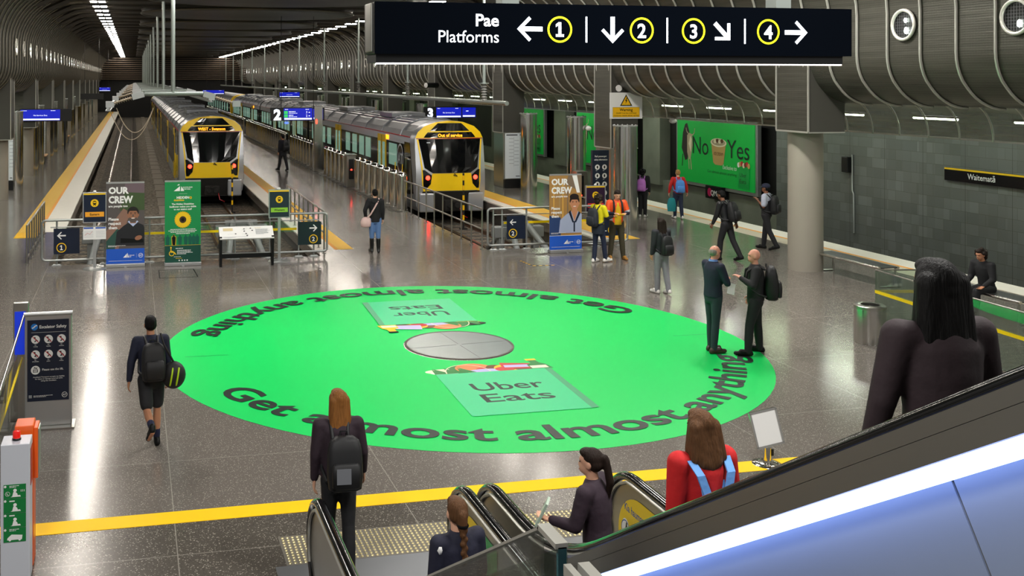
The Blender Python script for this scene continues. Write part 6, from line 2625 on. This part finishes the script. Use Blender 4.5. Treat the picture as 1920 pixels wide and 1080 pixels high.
C_BLK = cloth('black', '#15161a')
C_NVY = cloth('navy', '#171d33')
C_DRK = cloth('charcoal', '#24252b')
C_JEAN = cloth('dark_jean', '#1d2740')
C_PACK = mat('pack_black', '#101114', .6, noise=.15, nscale=10)
S_WHT = mat('shoe_white', '#e5e3dd', .5)
HANG = ((.14, 0, -1), (.04, .18, -1))
WALK = (((.14, -.35, -1), (.04, -.1, -1)), ((.14, .4, -1), (.02, .7, -1)))
HOLD = ((.25, .15, -1), (-.35, 1, .12))

# the child with bare legs walking off past the green sticker
f = Fig(1.62, lean=6, legs=((-30, 48), (8, 4)), arms=(((.3, -.05, -1), (.12, .12, -1)), HANG))
p = person('person in dark jumper and shorts walking beside the green floor sticker', .22, 12.96, 0, 8, f, 'tan', C_NVY, C_BLK, M_PBLACK, ('short', 'black'), leg='short', loose=1.05, socks=cloth('sock', '#1c2140'))
backpack('large black backpack on the person in shorts', p, f, C_PACK, .32, .5, .2, 1.17)
t = thing('sports_bag', 'round black bag with lime stripes at the hip of the person in shorts', 'bag', (.49, 12.82, .93))
mb = MB().ball((0, 0, 0), (.15, .12, .17), 18, 12)
mb.build('bag', C_PACK, t)
for q in (-.03, .045):
    MB().tube([(q + .02 * sin(a), -.122 * cos(a * .75), .12 * sin(a)) for a in [-1.1 + 2.2 * i / 8 for i in range(9)]], .011, 6).build('lime_stripe', mat('lime', '#b9e01a', .5), t)
MB().tube([(0, .0, .16), (-.12, -.06, .4), (-.16, .02, .52)], .014, 6).build('strap', C_PACK, t)

# the fair haired person stepping on to the near escalator
f = Fig(1.68, lean=4, legs=((10, 6), (-6, 8)), arms=(HANG, ((.2, .1, -1), (.1, .5, -1))), hyaw=10)
p = person('person with long ginger hair walking over the brass studs', 1.86, 9.22, .012, -4, f, 'pale', cloth('plum', '#2a1c26'), C_BLK, M_PBLACK, ('long', 'ginger'), loose=1.02)
backpack('black backpack with grey patch on the person with ginger hair', p, f, C_PACK, .34, .5, .2, 1.12, xo=.03, patch=mat('patch_grey', '#6d7076', .6))

# the plaited head low down between the near handrails
f = Fig(1.56, arms=(HANG, HANG), hyaw=-5)
p = person('person with a brown plait between the near escalator handrails', 2.28, 6.98, .012, 14, f, 'pale', cloth('navy_jacket', '#1b1c30'), C_BLK, M_PBLACK, ('plait', 'brown'))
MB().ball(f.pt((-.2, -.02, 1.40)), (.03, .05, .05), 10, 6).build('shoulder_patch', M_PWHITE, p)

# the dark haired person stepping off the climbing escalator
f = Fig(1.62, lean=5, arms=(((.25, .3, -1), (-.2, 1, .0)), HANG), hyaw=12)
p = person('person with a dark ponytail in a plum jacket standing on the escalator landing', 3.62, 7.5, .012, 42, f, 'pale', cloth('plum_jacket', '#30222e'), C_BLK, M_PBLACK, ('pony', 'dark'), loose=1.1)
t = thing('booklet', 'pale green booklet held by the person in the plum jacket', 'booklet', Vector((3.62, 7.5, .012)) + Matrix.Rotation(radians(42), 3, 'Z') @ (Vector(f.fin([f.wr[0] + f.fd[0] * .1])[0])), radians(60))
MB().box((0, 0, .03), (.16, .02, .24), Matrix.Rotation(radians(25), 3, 'X')).build('cover', mat('booklet_cover', '#b9cdbb', .5), t)

# the red top with pale blue straps
f = Fig(1.74, lean=3, arms=(HANG, HANG))
zs = .625 * (7.15 - 6.15)
p = person('person in a bright red top with fluffy brown hair on the climbing escalator', 3.72, 6.12, zs, 6, f, 'pale', cloth('red', '#c4191c'), C_NVY, M_PBLACK, ('fluffy', 'brown'), loose=1.15)
backpack('pale blue backpack slung low on the person in the red top', p, f, cloth('sky', '#6aa2e6'), .3, .42, .16, 1.0)
t = thing('blue_strap', 'pale blue broad straps crossing the back of the red top', 'strap', p.location, p.rotation_euler.z)
for s in (-1, 1):
    q = [f.pt((s * .13, .05, 1.47)), f.pt((s * .14, -.06, 1.46)), f.pt((s * .12, -.135, 1.38)), f.pt((s * .07, -.155, 1.22)), f.pt((s * .03, -.15, 1.1))]
    mb = MB()
    for a, b in zip(q, q[1:]):
        dx = Vector((.03, 0, 0)) * f.k
        mb.prism([a - dx, a + dx, b + dx, b - dx], (0, -.012, 0))
    mb.build('strap', cloth('sky', '#6aa2e6'), t)

# the tall dark figure close by on the escalator
f = Fig(1.86, lean=2, arms=(((.22, .1, -1), (.1, .3, -1)), ((.26, .1, -1), (.1, .4, -1))), girth=1.05)
zs = TH * (7.15 - 4.15)
p = person('tall person with very long dark hair and dark clothes nearest on the escalator', 3.68, 4.05, zs, -4, f, 'tan', cloth('dark_brown', '#2c1f24'), C_BLK, M_PBLACK, ('verylong', 'black'), loose=1.08, vox=.014)

# two men talking at the rim of the green sticker
f = Fig(1.78, legs=((2, 2), (-3, 2)), arms=(((.22, .3, -1), (-1, .55, .22)), ((.22, .3, -1), (-1, .5, .1))), girth=1.06, hpitch=6)
p = person('person in navy jumper with folded arms facing the bald person with a backpack', 9.58, 15.5, 0, -84, f, 'pink', C_NVY, cloth('slate', '#26323c'), mat('shoe_brown', '#3a2a22', .35), ('cropped', 'grey'), collar=cloth('blue_collar', '#6a8fd0'), glasses=True)
t = thing('paper_sheet', 'folded white paper in the folded arms of the person in the navy jumper', 'paper', Vector((9.58, 15.5, 0)) + Matrix.Rotation(radians(-84), 3, 'Z') @ f.pt((.2, .2, 1.06)), radians(-25))
MB().box((0, 0, 0), (.12, .006, .2), Matrix.Rotation(radians(14), 3, 'Y') @ Matrix.Rotation(radians(-35), 3, 'X')).build('sheet', M_PWHITE, t)
f = Fig(1.75, legs=((14, 10), (-6, 0)), spread=6, arms=(((.6, .3, -1), (-.7, .9, .5)), ((.25, -.05, -1), (.05, .3, -1))), girth=1.12, hyaw=12)
p = person('bald person in black jacket carrying a backpack at the rim of the green sticker', 10.2, 15.24, 0, 62, f, 'pink', cloth('black_jacket', '#141518'), C_BLK, M_PBLACK, None, loose=1.12)
backpack('big black backpack on the bald person in the black jacket', p, f, C_PACK, .34, .56, .22, 1.2)

# the long haired woman in grey trousers
f = Fig(1.6, legs=((4, 4), (-8, 6)), arms=(HANG, ((.2, .2, -1), (.0, .9, -.3))))
p = person('person with long dark hair and wide grey trousers crossing the open floor', 11.12, 20.0, 0, 8, f, 'tan', C_DRK, cloth('grey_trousers', '#83838a'), S_WHT, ('long', 'dark'), loose=1.12)
backpack('black backpack on the person in wide grey trousers', p, f, C_PACK, .3, .46, .17, 1.13)

# the yellow shirt and the orange jacket by the barrier
f = Fig(1.69, legs=((-4, 2), (14, 6)), arms=(((.2, .25, -1), (-.1, 1, .05)), ((.2, .25, -1), (-.15, 1, .1))), hyaw=-8, hpitch=5)
p = person('person in yellow shirt and white trainers beside the orange jacket person', 11.46, 23.72, 0, -68, f, 'tan', cloth('lemon', '#e6d80e'), C_JEAN, S_WHT, ('curly', 'dark'), sleeve='short', sleeve2=C_BLK, hem=.82)
backpack('dark backpack on the person in the yellow shirt', p, f, cloth('slate_pack', '#2a2e36'), .3, .48, .18, 1.18)
mb = MB()
loft(mb, [(0, -.03, .74, .17, .13), (0, -.02, .9, .185, .145), (0, -.01, 1.0, .175, .135)], R=f.up)
MB().add(f.fin(mb.v), mb.f, True).build('tied_jacket', cloth('blue_black', '#1b2432'), p)
f = Fig(1.76, legs=((3, 2), (-2, 2)), spread=5, arms=(((.3, .2, -1), (-.65, 1, .1)), ((.3, .2, -1), (-.65, 1, .1))), hpitch=20, girth=1.05)
C_OR = cloth('orange', '#f0561a', .6)
p = person('person in orange safety jacket and tan boots looking down at a phone', 12.12, 24.05, 0, 172, f, 'pale', C_OR, cloth('olive', '#3e3926'), mat('boot_tan', '#a9772f', .6), ('short', 'dark'), sleeve2=C_NVY, loose=1.12, hem=.9)
mb = MB()
loft(mb, [(0, .035, .88, .12, .115), (0, .035, 1.1, .11, .108), (0, .035, 1.3, .09, .11), (0, .02, 1.44, .06, .085)], R=f.up)
MB().add(f.fin(mb.v), mb.f, True).build('yellow_shirt', cloth('gold_shirt', '#d9b211'), p)
M_REFL = mat('reflective_tape', '#cfd3d8', .25, metal=.3)
for i in (0, 1):
    a = f.sh[i].lerp(f.el[i], .72)
    b = f.sh[i].lerp(f.el[i], .9)
    mb = MB()
    mb.cyl(a, b, .079, .074, 16)
    MB().add(f.fin(mb.v), mb.f, True).build('reflective_band', M_REFL, p)
mb = MB()
rr = [[f.up((.187 * cos(2 * pi * k / 24), .139 * sin(2 * pi * k / 24) - .004, z_)) for k in range(24)] for z_ in (.98, 1.03)]
mb.grid([r_[8:29] if False else [r_[k % 24] for k in range(9, 28)] for r_ in rr])
MB().add(f.fin(mb.v), mb.f, True).build('reflective_band', M_REFL, p)
t = thing('phone', 'yellow cased phone held by the person in the orange jacket', 'phone', Vector((12.12, 24.05, 0)) + Matrix.Rotation(radians(172), 3, 'Z') @ f.pt((0, .36, 1.16)), radians(172))
MB().box((0, 0, 0), (.16, .02, .075), Matrix.Rotation(radians(-50), 3, 'X')).build('case', M_YEL, t, bevel=.005)
b = thing('backpack', 'dark backpack worn by the person in the orange jacket', 'backpack', p.location, p.rotation_euler.z)
mb = MB()
for s in (-1, 1):
    q_ = MB().tube([(s * .09, -.1, 1.44), (s * .095, 0, 1.5), (s * .105, .1, 1.44), (s * .11, .14, 1.28), (s * .14, .1, 1.1)], .024, 8)
    MB().add(f.fin([f.up(v) for v in q_.v]), q_.f, True).build('strap', C_PACK, b)
q_ = MB().ball((0, -.2, 1.2), (.15, .09, .23), 16, 10)
MB().add(f.fin([f.up(v) for v in q_.v]), q_.f, True).build('bag', C_PACK, b)

# the woman with the pale pink bag on the middle platform
f = Fig(1.66, legs=((3, 3), (-3, 3)), arms=(((.4, -.1, -1), (-.15, .35, -1)), HANG))
p = person('person in black hooded top, blue jeans and tall boots', 6.3, 26.35, 0, -4, f, 'pale', cloth('black_hoodie', '#101114'), cloth('blue_jean', '#5d7fb0'), None, ('short', 'black'), leg='cropped', boots=mat('boot_black', '#0b0b0c', .3), loose=1.1, hood=True, hem=.84)
t = thing('shoulder_bag', 'pale pink shoulder bag on the person in tall boots', 'bag', p.location, p.rotation_euler.z)
q_ = MB()
loft(q_, [(-.27, -.06, .70, .10, .06), (-.27, -.06, .73, .14, .085), (-.27, -.06, .85, .155, .095), (-.26, -.06, .95, .12, .07), (-.25, -.06, .985, .07, .03)])
MB().add(f.fin(q_.v), q_.f, True).build('bag', mat('pale_pink', '#e0bfb9', .6), t)
pts = [f.pt((.1, -.03, 1.5)), f.pt((.06, -.125, 1.42)), f.pt((-.04, -.15, 1.25)), f.pt((-.14, -.145, 1.08)), f.pt((-.24, -.1, .96))]
MB().tube(pts, .022, 8).build('strap', mat('pale_pink', '#e0bfb9', .6), t)

# the dark figure far along the middle platform
f = Fig(1.8, legs=((12, 2), (-12, 4)), spread=3, arms=(HANG, HANG))
p = person('dark clothed person far along the middle platform by the bollards', 7.4, 51.0, 0, 30, f, 'tan', cloth('coat', '#131419'), C_BLK, M_PBLACK, ('short', 'black'), loose=1.2, hem=.72, vox=.02)
backpack('black backpack on the far person by the bollards', p, f, C_PACK, .32, .48, .2, 1.2)

# travellers on the far platform
f = Fig(1.6, arms=(HANG, HANG))
p = person('person in black with white shoe soles waiting beside the tallest steel drum', 16.72, 31.3, 0, -40, f, 'tan', C_BLK, C_BLK, S_WHT, ('curly', 'black'), loose=1.15, vox=.02)
backpack('lilac pink backpack on the person in black by the drum', p, f, cloth('lilac', '#c27ad0'), .31, .46, .2, 1.17)
f = Fig(1.6, legs=((8, 6), (-8, 8)), arms=(((.35, .05, -1), (.1, .2, -1)), ((.45, .0, -1), (.2, .2, -1))))
p = person('person in a red jacket walking along the edge below the green billboard', 17.62, 30.6, 0, -10, f, 'pale', cloth('red_jacket', '#c0221f'), C_JEAN, S_WHT, ('short', 'fair'), loose=1.1, vox=.018)
backpack('sky blue backpack on the person in the red jacket', p, f, cloth('sky_blue', '#4f8fdc'), .32, .46, .2, 1.17)
t = thing('shopping_bag', 'teal shopping bag hanging from the hand of the person in the red jacket', 'bag', (17.3, 30.45, .28), radians(-10))
mb = MB()
loft(mb, [(0, 0, 0, .13, .06), (0, 0, .2, .15, .07), (0, 0, .38, .12, .05), (0, 0, .44, .07, .02)])
mb.build('bag', cloth('teal', '#137f86'), t)
MB().tube([(-.05, 0, .42), (0, 0, .53), (.05, 0, .42)], .01, 6).build('handle', cloth('teal', '#137f86'), t)
f = Fig(1.78, lean=10, legs=((16, 10), (-16, 14)), arms=(WALK[1], WALK[0]), hpitch=15)
p = person('person in black leather jacket striding towards the far platform edge', 14.78, 23.3, 0, 28, f, 'brown', mat('leather_black', '#17181b', .4, noise=.15, nscale=12), C_BLK, M_PBLACK, ('short', 'black'), loose=1.12)
backpack('black backpack on the person in the leather jacket', p, f, C_PACK, .32, .5, .2, 1.2)
f = Fig(1.76, legs=((-14, 14), (8, 2)), arms=(((.15, .0, -1), (-.3, .8, .75)), ((.2, -.1, -1), (.05, .3, -1))))
p = person('person in navy cap and pale short sleeves walking near the edge', 16.8, 24.6, 0, 38, f, 'brown', cloth('pale_shirt', '#b9c0d2'), C_BLK, M_PBLACK, ('short', 'black'), sleeve='short', cap_hat=cloth('navy_cap', '#1a2038'), loose=1.08)
mb = MB()
loft(mb, [(0, -.004, z_, rx, ry) for z_, rx, ry in ((.88, .178, .134), (1.1, .166, .126), (1.3, .172, .13), (1.42, .12, .1))], R=f.up)
MB().add(f.fin(mb.v), mb.f, True).build('dark_vest', C_BLK, p)
backpack('black backpack on the person in the navy cap', p, f, C_PACK, .32, .5, .19, 1.2)
# the seated one beyond the glass
f = Fig(1.68, lean=14, legs=((88, 86), (84, 84)), arms=(((.2, .35, -1), (-.2, 1, -.3)), ((.2, .35, -1), (-.2, 1, -.3))), hpitch=14, sit=True)
f.dz = -.38
p = person('seated person in a dark jacket with a white sleeve badge beyond the glass screen', 16.4, 16.9, 0, 100, f, 'tan', C_BLK, C_BLK, M_PBLACK, ('curly', 'dark'), loose=1.15)
MB().ball(f.pt((.225, -.02, 1.25)), (.02, .06, .12), 12, 8).build('sleeve_badge', M_PWHITE, p)
